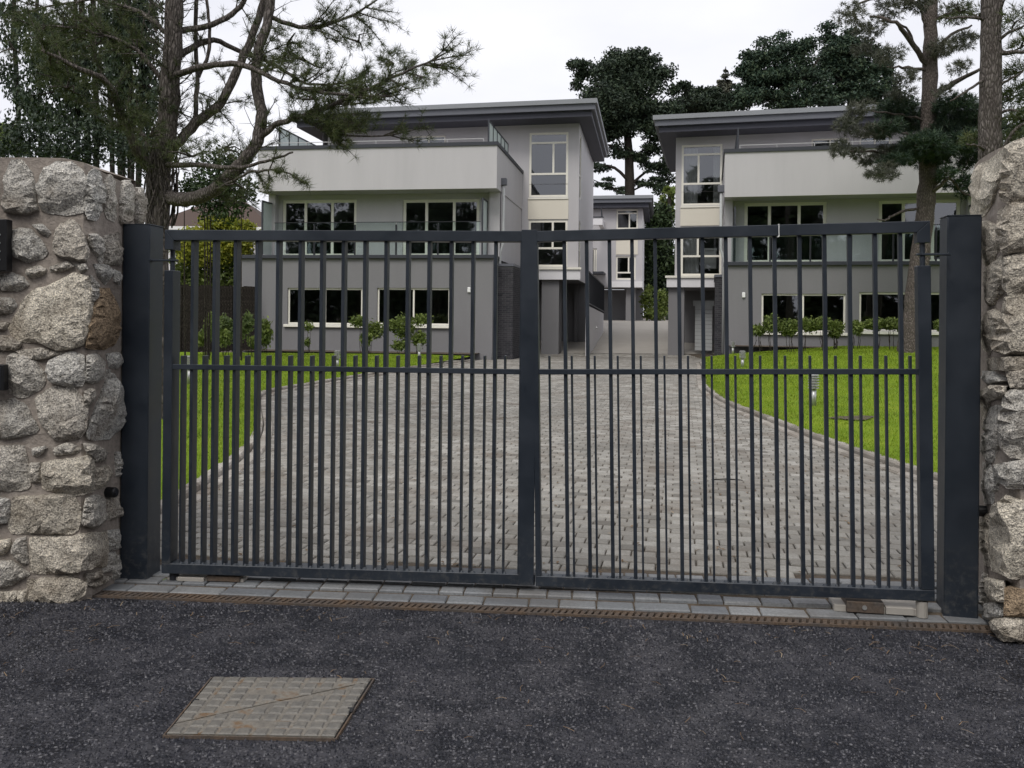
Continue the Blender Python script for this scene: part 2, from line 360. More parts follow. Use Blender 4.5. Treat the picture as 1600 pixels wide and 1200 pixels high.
for k in range(260):
    c=D(rng.uniform(-1,6.2),-abs(rng.normal(0,.7))-.02,.006); L=rng.uniform(.010,.035); th=rng.uniform(0,6.28); w=rng.uniform(.0008,.002)
    u=Vector((math.cos(th),math.sin(th),0)); q=Vector((-u.y,u.x,0)); bend=q*rng.uniform(-.3,.3)*L; i=len(V)
    V += [c-u*L-q*w,c-u*L+q*w,c+bend+Vector((0,0,.004))+q*w,c+bend-q*w+Vector((0,0,.004)),c+u*L+q*w,c+u*L-q*w]
    T += [(i,i+1,i+2,i+3),(i+3,i+2,i+4,i+5)]
tag(link_mesh('needle_litter',np_mesh('needle_litter',[tuple(p) for p in V],T),'litter'),'dry brown pine needles fallen on the asphalt','pine needles',kind='stuff')

# ---------------------------------------------------------------- drain channel along the threshold
dr=empty('drain_channel',D(0,0)); tag(dr,'narrow rusty slotted drain channel between asphalt and threshold paving','drain')
off=D(0,0)
fr=MB()
A0,A1=-.12,DLEN+.06
def dbox(mb,a0,a1,b0,b1,z0,z1):
    vs=[D(a,b,z) for z in (z0,z1) for a,b in ((a0,b0),(a1,b0),(a1,b1),(a0,b1))]
    mb.add(vs,[(0,3,2,1),(4,5,6,7),(0,1,5,4),(1,2,6,5),(2,3,7,6),(3,0,4,7)])
dbox(fr,A0,A1,.000,.012,-.06,.006); dbox(fr,A0,A1,.078,.090,-.06,.006); dbox(fr,A0,A1,.012,.078,-.08,-.045)
fr.build('frame','rust',dr,off=off)
gb=MB(); a=A0
while a<A1:
    sk=.02
    vs=[D(a+(sk if b>.04 else 0)+da,b,z) for z in (-.03,.004) for da,b in ((0,.012),(.022,.012),(.022,.078),(0,.078))]
    gb.add(vs,[(0,3,2,1),(4,5,6,7),(0,1,5,4),(1,2,6,5),(2,3,7,6),(3,0,4,7)]); a+=.036
tag(gb.build('grating_bars','rust',dr,off=off),kind='stuff')
# ---------------------------------------------------------------- paving pieces
def block_mesh(name,l,w,h=.05,ch=.006):
    m=MB(); x,y=l/2,w/2
    def ring(i,z): return [(-x+i,-y+i,z),(x-i,-y+i,z),(x-i,y-i,z),(-x+i,y-i,z)]
    m.add(ring(0,-h)+ring(0,-ch)+ring(ch,0),[(0,1,5,4),(1,2,6,5),(2,3,7,6),(3,0,4,7),(4,5,9,8),(5,6,10,9),(6,7,11,10),(7,4,8,11),(8,9,10,11)])
    return m
BLK={}
def block_obj(name,l,w,loc,rz,m,parent,tilt=(0,0),ch=.006):
    key=(name,l,w)
    if key not in BLK: me=block_mesh(name,l,w,ch=ch).mesh(name); me.materials.append(MATS[m]); BLK[key]=me
    o=bpy.data.objects.new(name,BLK[key]); COL.objects.link(o); o.parent=parent; o.location=loc; o.rotation_euler=(tilt[0],tilt[1],rz); return o
DANG=math.atan2(DU.y,DU.x)
th=MB()
for k_,b_ in enumerate((.09,.2,.34,.75)):
    for a_ in (-.35,DLEN+.3): q_=D(a_,b_); th.v.append((q_.x,q_.y,zo(q_.x,q_.y)-.010))
    if k_: th.f.append((2*k_-2,2*k_-1,2*k_+1,2*k_))
thr=th.build('threshold_paving','joint_sand'); tag(thr,kind='structure')
row=0; b=.094
for wdt in (.120,.108,.108,.108,.108):
    a=-.25+.09*row
    while a<DLEN+.12:
        l=random.choice((.165,.205,.205,.25,.30)) if row==0 else random.choice((.14,.165,.205))
        c=D(a+l/2,b+wdt/2,.002+random.uniform(-.003,.003)); c.z+=zo(c.x,c.y)
        block_obj('sett',l-.008,wdt-.008,c,DANG+random.uniform(-.006,.006),'sett',thr,(random.uniform(-.006,.006),random.uniform(-.006,.006)))
        a+=l
    b+=wdt; row+=1
TH_END=b
# ---------------------------------------------------------------- driveway
DA=math.radians(-11.0); ux=Vector((math.cos(DA),math.sin(DA),0)); uy=Vector((-math.sin(DA),math.cos(DA),0))
base=MB(); ys=np.concatenate([np.linspace(5.0,30,46),np.linspace(31,75,30)])
for k in range(len(ys)):
    z=float(drive_z(ys[k]))-.014; base.v += [(-9.5,ys[k],z+(zo(-2.3,ys[k]) if k else 0)),(9.5,ys[k],z+(zo(2.4,ys[k]) if k else 0))]
    if k: i=2*k; base.f.append((i-2,i-1,i+1,i))
# keep the sheet behind the threshold
base.v[0]=tuple(D(-.6,TH_END,.012)); base.v[1]=tuple(D(DLEN+1.6,TH_END,.042))
bedn=base.build('driveway','joint_sand'); tag(bedn,kind='structure')
cand=[]
r=0; o0=D(DLEN/2,TH_END+.0); q=-1.2
while q<38:
    wdt=.136
    p=-9.5+(.0825 if r%2 else 0)
    while p<9.5:
        l=.165
        c=o0+ux*(p+l/2)+uy*(q+wdt/2); p+=l
        if (c-DL).dot(DW)<TH_END+.06: continue
        if c.y<31:
            xl=float(np.interp(c.y,KL[:,1],KL[:,0])); xr=float(np.interp(c.y,KR[:,1],KR[:,0]))
            if c.x<xl-.02 or c.x>xr+.02: continue
        elif c.y>40.5 or c.x<-3.0 or c.x>8.2: continue
        cand.append((c.length,c,l,wdt))
    q+=wdt; r+=1
cand.sort(key=lambda t:t[0]); vis=[c for c in cand if abs(c[1].x/c[1].y+.0)<.62]
near=set(id(c) for c in vis[:300])
rest_v=[];rest_f=[]
for it in cand:
    _,c,l,wdt=it; z=float(drive_z(c.y))+zo(c.x,c.y)+random.uniform(-.004,.004); tl=(random.uniform(-.010,.010),random.uniform(-.010,.010)); rz=DA+random.uniform(-.012,.012)
    if id(it) in near: block_obj('paver',l-.009,wdt-.009,(c.x,c.y,z),rz,'paver',bedn,tl)
    else:
        x,y,ch=l/2-.005,wdt/2-.005,.006; M=Matrix.Translation((c.x,c.y,z))@Matrix.Rotation(rz,4,'Z')@Matrix.Rotation(tl[0],4,'X')@Matrix.Rotation(tl[1],4,'Y')
        k=len(rest_v)
        for (i,zz) in ((0,-.02),(0,-ch),(ch,0)):
            rest_v += [M@Vector(pp) for pp in ((-x+i,-y+i,zz),(x-i,-y+i,zz),(x-i,y-i,zz),(-x+i,y-i,zz))]
        rest_f += [tuple(k+j for j in f) for f in ((0,1,5,4),(1,2,6,5),(2,3,7,6),(3,0,4,7),(4,5,9,8),(5,6,10,9),(6,7,11,10),(7,4,8,11),(8,9,10,11))]
rb=link_mesh('far_pavers',np_mesh('far_pavers',[tuple(v) for v in rest_v],rest_f),'paver',bedn); tag(rb,kind='stuff')
# concrete ramp climbing between the houses
rp_=MB(); yy=np.linspace(40.3,75,26)
for k,y in enumerate(yy):
    z=float(drive_z(y))+.012; rp_.v += [(-4,y,z),(13,y,z)]
    if k: i=2*k; rp_.f.append((i-2,i-1,i+1,i))
tag(rp_.build('ramp','concrete'),kind='structure')
# ---------------------------------------------------------------- lawns and kerbs
def lawn(side,K,far):
    m=MB(); nx=40
    n=len(K)
    for j in range(n):
        for i in range(nx+1):
            t=(i/nx)**1.8; x=K[j,0]+side*.12+(far-K[j,0])*t; m.v.append((x,K[j,1],float(lawn_z(x,K[j,1],side))))
    for j in range(n-1):
        for i in range(nx):
            k=j*(nx+1)+i; f=(k,k+1,k+nx+2,k+nx+1); m.f.append(f if side>0 else tuple(reversed(f)))
    return tag(m.build('lawn','lawn',smooth=True),kind='structure')
lawn(-1,KL,-24.0); lawn(1,KR,28.0)
def blades(side,K,n):
    y=5.4+ (rng.random(n)**1.6)*25; kx=np.interp(y,K[:,1],K[:,0]); e=.1+rng.random(n)**1.3*(11 if side>0 else 9)
    x=kx+side*e; z=lawn_z(x,y,side); h=rng.uniform(.018,.05,n)*np.interp(y,[5,30],[.8,1.5]); w=.003*np.interp(y,[5,30],[1,4]); th=rng.uniform(0,6.28,n)
    lean=rng.normal(0,.4,(n,2))*h[:,None]
    A=np.stack([x-np.cos(th)*w,y-np.sin(th)*w,z-.003],1); B=np.stack([x+np.cos(th)*w,y+np.sin(th)*w,z-.003],1); C=np.stack([x+lean[:,0],y+lean[:,1],z+h],1)
    return np.stack([A,B,C],1).reshape(-1,3)
for side,K,n,lb in ((-1,KL,90000,'short bright grass of the left lawn behind the gate'),(1,KR,110000,'short bright grass of the right lawn behind the gate')):
    V=blades(side,K,n); o=link_mesh('grass',np_mesh('grass',V,np.arange(len(V)).reshape(-1,3)),'grass_blade'); tag(o,lb,'grass',kind='stuff')
def kerb(K,side,label):
    root=empty('kerb_edging',(K[0,0],K[0,1],0)); tag(root,label,'kerb')
    d=np.concatenate([[0],np.cumsum(np.hypot(*np.diff(K,axis=0).T))]); s=.05
    while s<d[-1]-.3:
        L=.28 if random.random()<.8 else .2
        x=float(np.interp(s+L/2,d,K[:,0])); y=float(np.interp(s+L/2,d,K[:,1])); x2=float(np.interp(s+L/2+.1,d,K[:,0])); y2=float(np.interp(s+L/2+.1,d,K[:,1]))
        rz=math.atan2(y2-y,x2-x)
        z=float(drive_z(y))
        for kk,(offw,zz,wd) in enumerate(((.10,.085,.10),(-.02,.03,.13))):     # a back kerb and a flush channel block
            nx_,ny_=-math.sin(rz)*(-side)*offw, math.cos(rz)*(-side)*offw
            o=block_obj('kerb_stone' if kk==0 else 'channel_block',L-.012,wd,(x+nx_-root.location.x,y+ny_-root.location.y,z+zz+random.uniform(-.006,.006)),rz+random.uniform(-.03,.03),'kerb',root,(random.uniform(-.03,.03),random.uniform(-.02,.02)),.012)
            o.scale.z=1.8
        s+=L
kerb(KL,-1,'pale stone kerb curving along the left lawn'); kerb(KR,1,'pale stone kerb curving along the right lawn')
# bare patch in the right lawn
bp=G(1335,655,.13); m=MB()
n=18; vs=[(bp.x,bp.y,float(lawn_z(bp.x,bp.y,1))+.012)]
for k in range(n):
    a=2*math.pi*k/n; q=1+.25*math.sin(3*a)+.1*math.sin(7*a); x,y=bp.x+.30*q*math.cos(a),bp.y+.22*q*math.sin(a); vs.append((x,y,float(lawn_z(x,y,1))+.02))
m.add(vs,[(0,1+k,1+(k+1)%n) for k in range(n)]); tag(m.build('soil_patch','soil'),kind='structure')
# flower beds (bare soil) at the foot of both houses
def bed(pts,z):
    m=MB(); m.add([(*p,z) for p in pts],[tuple(range(len(pts)))]); return tag(m.build('planting_bed','soil'),kind='structure')
# ---------------------------------------------------------------- inspection cover in the asphalt
c=[G(331,1061),G(583,1063),G(524,1156),G(257,1151)]
mid=(c[0]+c[1]+c[2]+c[3])/4
mc=empty('inspection_cover',(mid.x,mid.y,0)); tag(mc,'worn studded iron inspection cover split diagonally, set in the asphalt','manhole cover')
def bil(s,t): return (c[3]*(1-s)+c[2]*s)*(1-t)+(c[0]*(1-s)+c[1]*s)*t
fr=MB()
def rim(s0,t0,s1,t1,s2,t2,s3,t3,z0,z1):
    q=[bil(s0,t0),bil(s1,t1),bil(s2,t2),bil(s3,t3)]
    fr.add([(p.x-mid.x,p.y-mid.y,z) for z in (z0,z1) for p in q],[(0,3,2,1),(4,5,6,7),(0,1,5,4),(1,2,6,5),(2,3,7,6),(3,0,4,7)])
e=.009
rim(-e,-e,1+e,-e,1,0,0,0,-.05,.007); rim(1+e,-e,1+e,1+e,1,1,1,0,-.05,.0075); rim(1+e,1+e,-e,1+e,0,1,1,1,-.05,.0072); rim(-e,1+e,-e,-e,0,0,0,1,-.05,.0068)
fr.build('cover_frame','rust',mc)
MB().add([(q.x-mid.x,q.y-mid.y,.003) for q in (bil(0,0),bil(1,0),bil(1,1),bil(0,1))],[(0,1,2,3)]).build('seal_groove','black_plastic',mc)
ga=.012
tris=([(ga,.175),(ga,1-ga),(1-ga,1-ga),(1-ga,.94)],[(ga,ga),(ga,.155),(1-ga,.915),(1-ga,ga)])
plates=[]
for q in tris:
    m=MB(); pp=[bil(*x) for x in q]; k=len(pp)
    m.add([(p.x-mid.x,p.y-mid.y,z) for z in (-.04,.010) for p in pp],[tuple(range(k)) ,tuple(reversed(range(k,2*k)))]+[(i,k+i,k+(i+1)%k,(i+1)%k) for i in range(k)])
    plates.append(m.build('cover_plate','worn_iron',mc))
cols,rows=10,9
e1=(bil(1,.5)-bil(0,.5)); e2=(bil(.5,1)-bil(.5,0)); srz=math.atan2(e1.y,e1.x)
sm=MB(); hx,hy,ch=.026,.024,.005
sm.add([(-hx,-hy,0),(hx,-hy,0),(hx,hy,0),(-hx,hy,0),(-hx+ch,-hy+ch,.0045),(hx-ch,-hy+ch,.0045),(hx-ch,hy-ch,.0045),(-hx+ch,hy-ch,.0045)],[(0,1,5,4),(1,2,6,5),(2,3,7,6),(3,0,4,7),(4,5,6,7)])
sme=sm.mesh('stud'); sme.materials.append(MATS['stud_iron'])
for i in range(cols):
    for j in range(rows):
        s,t=(i+.5)/cols,(j+.5)/rows
        edge=.162+(.922-.162)*s
        if abs(t-edge)<.05: continue
        if 3<=i<=5 and j in (1,6) : continue        # worn maker's plate, no studs here
        p=bil(s,t); o=bpy.data.objects.new('stud',sme); COL.objects.link(o); o.parent=plates[0 if t>edge else 1]; o.location=(p.x-mid.x,p.y-mid.y,.010); o.rotation_euler=(0,0,srz)
for (s,t) in ((.02,.55),(.985,.42)):
    p=bil(s,t); MB().box((p.x-mid.x-.012,p.y-mid.y-.02,.0),(p.x-mid.x+.012,p.y-mid.y+.02,.0125)).build('lifting_key_hole','black_plastic',mc)
# ================================================================ stone walls
def refine(poly, step):
    out=[]
    for i in range(len(poly)):
        a,b=np.array(poly[i],float),np.array(poly[(i+1)%len(poly)],float); n=max(1,int(round(np.linalg.norm(b-a)/step)))
        for k in range(n): out.append(a+(b-a)*k/n)
    return out
from mathutils.geometry import delaunay_2d_cdt
from mathutils import noise as mnoise
def stone(parent, off, poly, mapf, proud, m, seed, grow=1.075):
    """a split granite block: poly outlines it on the wall face, mapf(x,y,h) gives the point h metres proud of that face"""
    r=random.Random(seed); per=sum(np.linalg.norm(np.array(poly[i],float)-np.array(poly[i-1],float)) for i in range(len(poly)))
    pts=refine(poly, max(3.5,per/34)); n=len(pts); pts=[.72*pts[i]+.14*pts[i-1]+.14*pts[(i+1)%n] for i in range(n)]
    cen=sum(pts)/n; pts=[cen+(q-cen)*grow+np.array([r.uniform(-1,1),r.uniform(-1,1)])*per*.0045 for q in pts]
    A=np.array(pts); lo,hi=A.min(0),A.max(0); sz=float(max(hi-lo)); mn=float(min(hi-lo))
    B2=np.roll(A,-1,0); E=B2-A
    def dist(q):
        t_=np.clip(((q-A)*E).sum(1)/((E*E).sum(1)+1e-9),0,1); return float(np.min(np.linalg.norm(A+E*t_[:,None]-q,axis=1)))
    def inside(q):
        c=False
        for (x1,y1),(x2,y2) in zip(A,B2):
            if (y1>q[1])!=(y2>q[1]) and q[0]<(x2-x1)*(q[1]-y1)/(y2-y1)+x1: c=not c
        return c
    inner=[]
    for s in (.965,.87): inner += [cen+(q-cen)*s+np.array([r.uniform(-1,1),r.uniform(-1,1)])*sz*.008 for q in pts[::1 if s>.9 else 2]]
    step=max(sz/9,2.2); y=lo[1]
    while y<hi[1]:
        x=lo[0]
        while x<hi[0]:
            q=np.array([x+r.uniform(-.42,.42)*step,y+r.uniform(-.42,.42)*step])
            if inside(q) and dist(q)>sz*.085: inner.append(q)
            x+=step
        y+=step
    allp=[Vector((q[0],q[1])) for q in pts]+[Vector((q[0],q[1])) for q in inner]
    V2,_,F2,_,_,_=delaunay_2d_cdt(allp,[(i,(i+1)%n) for i in range(n)],[],1,1e-4)
    facets=[(r.uniform(0,6.28),r.uniform(.05,.55),r.uniform(.25,.9)) for _ in range(5)]; sd=Vector((seed*1.37,seed*.71,seed*.33)); tx,ty=r.uniform(-.2,.2),r.uniform(-.25,.25)
    vs=[]
    for q in V2:
        q=np.array(q); e=dist(q); d=(q-cen)/(sz*.5); h=1-math.exp(-e/(mn*.035+.2)); hh=proud*(.30+.70*h)*(1+tx*d[0]+ty*d[1])
        for a_,o_,g_ in facets:
            k=d[0]*math.cos(a_)+d[1]*math.sin(a_)-o_
            if k>0: hh-=proud*g_*k*1.1
        nv=Vector((q[0]*.05,q[1]*.05,0))+sd
        hh+=proud*(.20*mnoise.noise(nv)+.20*mnoise.noise(nv*3.1)+.14*mnoise.noise(nv*7.3))
        vs.append(Vector(mapf(q[0],q[1],max(hh,proud*.12)))-off)
    nb=len(V2); fs=[tuple(f) for f in F2]
    # sides down into the mortar
    idx=list(range(n)); 
    for q in [V2[i] for i in idx]: vs.append(Vector(mapf(q[0],q[1],-.04))-off)
    for i in range(n): j=(i+1)%n; fs.append((i,j,nb+j,nb+i))
    o=MB().add(vs,fs).build('stone',m,parent,smooth=True); me=o.data
    bm=bmesh.new(); bm.from_mesh(me); bmesh.ops.recalc_face_normals(bm,faces=bm.faces)
    for e in bm.edges:
        if len(e.link_faces)==2 and e.calc_face_angle(0)>.30: e.smooth=False
    bm.to_mesh(me); bm.free(); return o
# left wall: front face square to the road, return face beside the gate post
LC=G(133,938); LCX,LCY=LC.x,LC.y; RET=Vector((math.sin(math.radians(6)),math.cos(math.radians(6)),0)); RETN=Vector((RET.y,-RET.x,0))
def lw(px,py,h):
    r=ray(px,py); t=(LCY)/r.y; p=CAM+r*t
    if p.x<=LCX:
        k=min(1,max(0,(p.x-(LCX-.10))/.10)); nrm=Vector((0,-1,0)).lerp(Vector((.55,-.8,0)),k*.8).normalized()
        return p+nrm*h
    o=Vector((LCX,LCY,0)); t=(o-CAM).dot(RETN)/r.dot(RETN); p=CAM+r*t
    k=min(1,max(0,1-(p-o).dot(RET)/.10)); nrm=RETN.lerp(Vector((.55,-.8,0)),k*.8).normalized()
    return p+nrm*h
LS1="""60,155 100,155 140,195 165,260 170,350 180,385 120,400 30,390 20,350 35,290 15,250 40,190
215,195 260,165 340,165 385,200 405,250 400,320 390,390 340,402 260,400 200,385 190,330 185,270
405,230 440,195 465,210 480,290 470,390 450,430 410,420 398,380
490,240 520,225 540,260 530,330 545,400 535,435 500,420 485,380
565,265 610,250 620,300 610,440 560,445 560,350
630,310 665,280 675,330 670,445 630,445
30,490 100,470 150,480 185,520 225,580 200,610 130,630 70,600 40,560
290,450 340,430 370,460 400,520 415,570 405,625 330,615 265,590 255,540 270,480
415,500 450,500 480,530 480,620 465,635 430,560
485,510 555,490 560,640 490,640
150,455 200,450 240,490 220,512 180,482
125,660 190,645 220,665 205,690 160,705 125,690
235,650 320,625 350,650 300,672 240,674
350,640 400,635 415,665 380,680
-40,700 60,680 110,700 135,735 90,765 -40,760
150,775 250,735 345,690 400,700 425,740 420,870 400,960 385,1010 275,1035 200,1000 80,985 55,940 90,870 110,820
425,690 455,730 450,790 425,820
440,640 500,640 520,690 490,735 455,690
530,660 560,680 560,740 530,720
455,760 510,760 545,860 540,1000 490,1035 402,1025 415,930
-60,790 60,800 80,830 50,870 -60,880
-30,900 45,912 30,948 -30,948
-60,970 60,975 100,1010 80,1040 -60,1045
80,1045 200,1030 290,1055 200,1085 120,1080"""
LS2="""40,0 60,-20 140,-10 195,50 212,110 190,140 110,180 50,160 35,90
235,10 330,-30 390,-10 400,90 380,130 310,125 245,110 228,60
405,-10 450,-20 490,20 480,80 440,115 405,105
495,-20 550,-30 565,10 540,50 510,40
-50,215 70,190 125,225 150,280 180,330 160,350 40,375 -50,350
170,185 250,140 340,135 385,190 410,240 400,320 375,370 270,382 230,340 195,280
395,155 430,140 445,170 410,235 392,200
445,235 480,150 500,60 545,130 565,240 560,320 510,370 420,375 407,340
-60,415 110,410 130,500 140,590 110,615 20,615 -60,600
150,420 210,410 225,420 180,462 155,455
250,420 320,392 380,420 360,445 260,455
140,490 190,490 195,580 145,580
200,490 340,470 430,455 432,625 340,640 205,605
390,400 430,400 500,440 490,480 440,490 400,430
440,520 490,500 515,540 490,600 440,615
535,440 565,440 565,550 540,550
-50,650 45,660 50,720 35,770 -50,775
70,655 330,635 345,642 370,700 365,800 330,818 70,815 50,790
400,660 450,640 490,660 490,760 430,795 385,770
500,660 555,650 560,740 510,760
-40,860 50,845 55,880 20,920 -40,920
75,850 125,835 135,960 110,968 55,900
150,840 335,835 490,815 495,970 335,1000 155,1005
-50,950 60,950 140,1010 60,1060 -50,1080
135,1040 320,1020 400,1050 395,1105 330,1140 135,1145
-50,1095 130,1085 125,1140 -50,1135
500,810 555,800 555,890 510,900
500,910 540,905 540,960 500,970
405,1010 470,985 475,1020 410,1050
540,930 562,920 557,1030 524,1035
480,972 525,962 525,1000 480,1005
412,1058 480,1024 510,1018 505,1042 440,1078"""
def parse(s,x0,y0,k): return [[(x0+float(a.split(',')[0])/k, y0+float(a.split(',')[1])/k) for a in ln.split()] for ln in s.strip().split('\n')]
lwall=empty('stone_wall',(LCX,LCY,0)); tag(lwall,'rough granite rubble wall left of the gate with sloping coping stones','wall')
loff=Vector((LCX,LCY,0))
# mortar core following the same sloping top
mb=MB(); top=[(-2.6,2.42),(-1.0,2.41),(-.45,2.42),(-.12,2.42),(-.0,2.40)]
def zt(px,py): p=lw(px,py,0); return p.z
tops=[(-520,246),(-200,246),(0,246),(60,246),(100,247),(131,254)]
ft=[lw(x,y,-.0) for x,y in tops]; rt=[lw(x,y,0) for x,y in ((150,264),(180,279),(205,290),(226,300))]
line=ft+rt
vs=[];n=len(line)
for p in line: vs.append(Vector((p.x,p.y,-.05)))
for p in line: vs.append(p.copy())
back=[p+Vector((-.62,.62,0)) if i>=len(ft) else p+Vector((0,.66,0)) for i,p in enumerate(line)]
for p in back: vs.append(Vector((min(p.x,LCX-.02),max(p.y,LCY+.60),p.z)))
for p in back: vs.append(Vector((min(p.x,LCX-.02),max(p.y,LCY+.60),-.05)))
fs=[]
for i in range(n-1):
    for k in range(3): fs.append((k*n+i,k*n+i+1,(k+1)*n+i+1,(k+1)*n+i))
fs.append((n-1,2*n-1,3*n-1,4*n-1))
core=MB().add([v-loff for v in vs],fs).build('mortar','mortar',lwall)
polys=parse(LS1,0,200,3)+parse(LS2,0,560,3)
brown={19}
for i,pl in enumerate(polys):
    w=max(p[0] for p in pl)-min(p[0] for p in pl); hgt=max(p[1] for p in pl)-min(p[1] for p in pl)
    warm=i in (15,24+12,24+17,24+20,24+22,24+24,24+25,24+14)
    stone(lwall,loff,pl,lw,.024+.0006*min(w,hgt,50), 'granite_brown' if i in brown else ('granite_warm' if warm else 'granite'),100+i)
def filler(parent,off,mapf,x0,x1,y0,y1,m,seed):     # more stones where the wall runs on outside the frame
    r=random.Random(seed); y=y0
    while y<y1-20:
        h=r.uniform(45,85); x=x0+r.uniform(-20,0)
        while x<x1-15:
            w=r.uniform(45,105); w=min(w,x1-x)
            if w<25: break
            cx,cy=x+w/2,y+h/2; a0=r.uniform(0,.6); sg=lambda v: (abs(v)**.55)*(1 if v>0 else -1)
            pl=[(cx+(w/2-3)*sg(math.cos(2*math.pi*(k+a0)/10))*r.uniform(.84,1.04),cy+(h/2-3)*sg(math.sin(2*math.pi*(k+a0)/10))*r.uniform(.84,1.04)) for k in range(10)]
            stone(parent,off,pl,mapf,.042,m,seed+int(x)*3+int(y)); x+=w
        y+=h
filler(lwall,loff,lw,-330,-18,255,940,'granite',900)
# right wall
RC=G(1566,1004); RRET=(Vector((G(1537,958).x,G(1537,958).y,0))-Vector((RC.x,RC.y,0))).normalized(); RRN=Vector((-RRET.y,RRET.x,0))
if RRN.x>0: RRN=-RRN
def rw(px,py,h):
    r=ray(px,py); t=RC.y/r.y; p=CAM+r*t; o=Vector((RC.x,RC.y,0))
    if p.x>=RC.x:
        k=min(1,max(0,1-(p.x-RC.x)/.10)); return p+Vector((0,-1,0)).lerp(Vector((-.75,-.65,0)),k*.8).normalized()*h
    t=(o-CAM).dot(RRN)/r.dot(RRN); p=CAM+r*t
    k=min(1,max(0,1-(p-o).length/.10) if False else max(0,1-abs((p-o).dot(RRET))/.10)); return p+RRN.lerp(Vector((-.75,-.65,0)),k*.8).normalized()*h
RS1="""655,460 664,380 674,290 692,235 740,215 806,160 802,230 780,330 750,420 722,465
815,150 900,110 1000,80 1000,400 805,400 810,300 808,220
700,505 740,500 780,530 785,600 760,690 722,700 712,600
792,450 850,410 900,420 1000,420 1000,630 800,640 787,560
722,730 800,660 800,760 770,880 732,890
812,670 900,650 990,660 990,820 830,840 803,790
812,860 900,840 960,850 960,1120 792,1110 778,1080 800,980
717,960 770,910 790,960 770,1060 742,1120 712,1090
732,1140 900,1130 960,1140 960,1195 742,1195"""
RS2="""645,0 690,0 730,40 680,60 650,40
740,-10 860,-10 860,70 760,70
640,100 690,60 740,70 730,110 680,130 660,200 645,240
735,100 818,80 900,90 900,370 760,360 715,300 725,200
650,340 670,160 715,150 710,300 690,380 670,390
705,400 818,380 880,385 880,495 760,500 700,460
645,390 680,400 700,470 690,560 650,560
690,600 740,540 818,560 900,570 900,860 760,875 690,840 675,720
640,620 668,610 673,720 678,830 645,820
640,860 665,870 665,1040 638,1035
670,880 730,900 733,980 690,982 668,950
737,930 818,930 900,940 900,1040 737,1040
668,990 700,987 730,1040 690,1060 670,1060
697,1052 818,1052 900,1055 900,1150 720,1147 690,1090"""
rwall=empty('stone_wall',(RC.x,RC.y,0)); tag(rwall,'warm granite rubble wall right of the gate, cut off by the picture edge','wall'); roff=Vector((RC.x,RC.y,0))
tops=[(1522,262),(1530,250),(1545,240),(1560,232),(1600,222),(1800,200),(2100,190)]
line=[rw(x,y,0) for x,y in tops]; n=len(line)
vs=[Vector((p.x,p.y,-.05)) for p in line]+[p.copy() for p in line]+[Vector((max(p.x,line[0].x+.02),line[0].y+.03,p.z)) for p in line]+[Vector((max(p.x,line[0].x+.02),line[0].y+.03,-.05)) for p in line]
fs=[]
for i in range(n-1):
    for k in range(3): fs.append((k*n+i,k*n+i+1,(k+1)*n+i+1,(k+1)*n+i))
fs.append((0,n,2*n,3*n))
MB().add([v-roff for v in vs],fs).build('mortar','mortar',rwall)
for i,pl in enumerate(parse(RS1,1300,180,3)+parse(RS2,1300,580,2.727)):
    w=max(p[0] for p in pl)-min(p[0] for p in pl); hgt=max(p[1] for p in pl)-min(p[1] for p in pl)
    stone(rwall,roff,pl,rw,.020+.0005*min(w,hgt,60),'granite_brown' if i==20 else ('granite_warm' if i<9 or i in (11,16,22,17,19) else 'granite'),300+i)
filler(rwall,roff,rw,1638,2080,212,1000,'granite_warm',1700)
# intercom and letter plates on the left wall
def wallbox(name,label,cat,px0,py0,px1,py1,dep,grid):
    a=lw(px0,py1,0); b=lw(px1,py0,0); root=empty(name,a); tag(root,label,cat)
    w=b.x-a.x; h=b.z-a.z
    MB().box((0,-.10,0),(w,-.10+dep,h)).build('housing','black_plastic',root,bevel=.004)
    if grid:
        for i in range(4):
            MB().tube([(w*.78,-.104,h*(.3+.16*i)),(w*.78,-.100,h*(.3+.16*i))],.006,8).build('button','brushed_steel',root)
    else: MB().box((w*.1,-.103,h*.1),(w*.9,-.098,h*.9)).build('lid','dark_metal',root,bevel=.002)
wallbox('intercom_panel','black intercom panel on the stone wall, cut by the left picture edge','intercom',-20,425,26,345,.06,True)
wallbox('keypad_box','small dark box low on the stone wall at the left picture edge','keypad',-20,608,22,568,.05,False)

# dry needles and scraps of leaf blown onto the drive
V=[];T=[]
for k in range(900):
    y=5.2+25*rng.random()**1.7; xl=float(np.interp(y,KL[:,1],KL[:,0])); xr=float(np.interp(y,KR[:,1],KR[:,0])); s=rng.random(); x=xl+.1+(xr-xl-.2)*(s if rng.random()<.5 else (s**3 if rng.random()<.5 else 1-s**3))
    L=rng.uniform(.012,.045); th=rng.uniform(0,6.28); w=rng.uniform(.002,.010); c=Vector((x,y,float(drive_z(y))+zo(x,y)+.008)); u=Vector((math.cos(th),math.sin(th),0)); q=Vector((-u.y,u.x,0)); i=len(V)
    V += [c-u*L,c-q*w+Vector((0,0,.004)),c+u*L,c+q*w+Vector((0,0,.003))]; T.append((i,i+1,i+2,i+3))
tag(link_mesh('leaf_litter',np_mesh('leaf_litter',[tuple(a) for a in V],T),'litter'),'dry needle and leaf scraps scattered on the block driveway','leaf litter',kind='stuff')
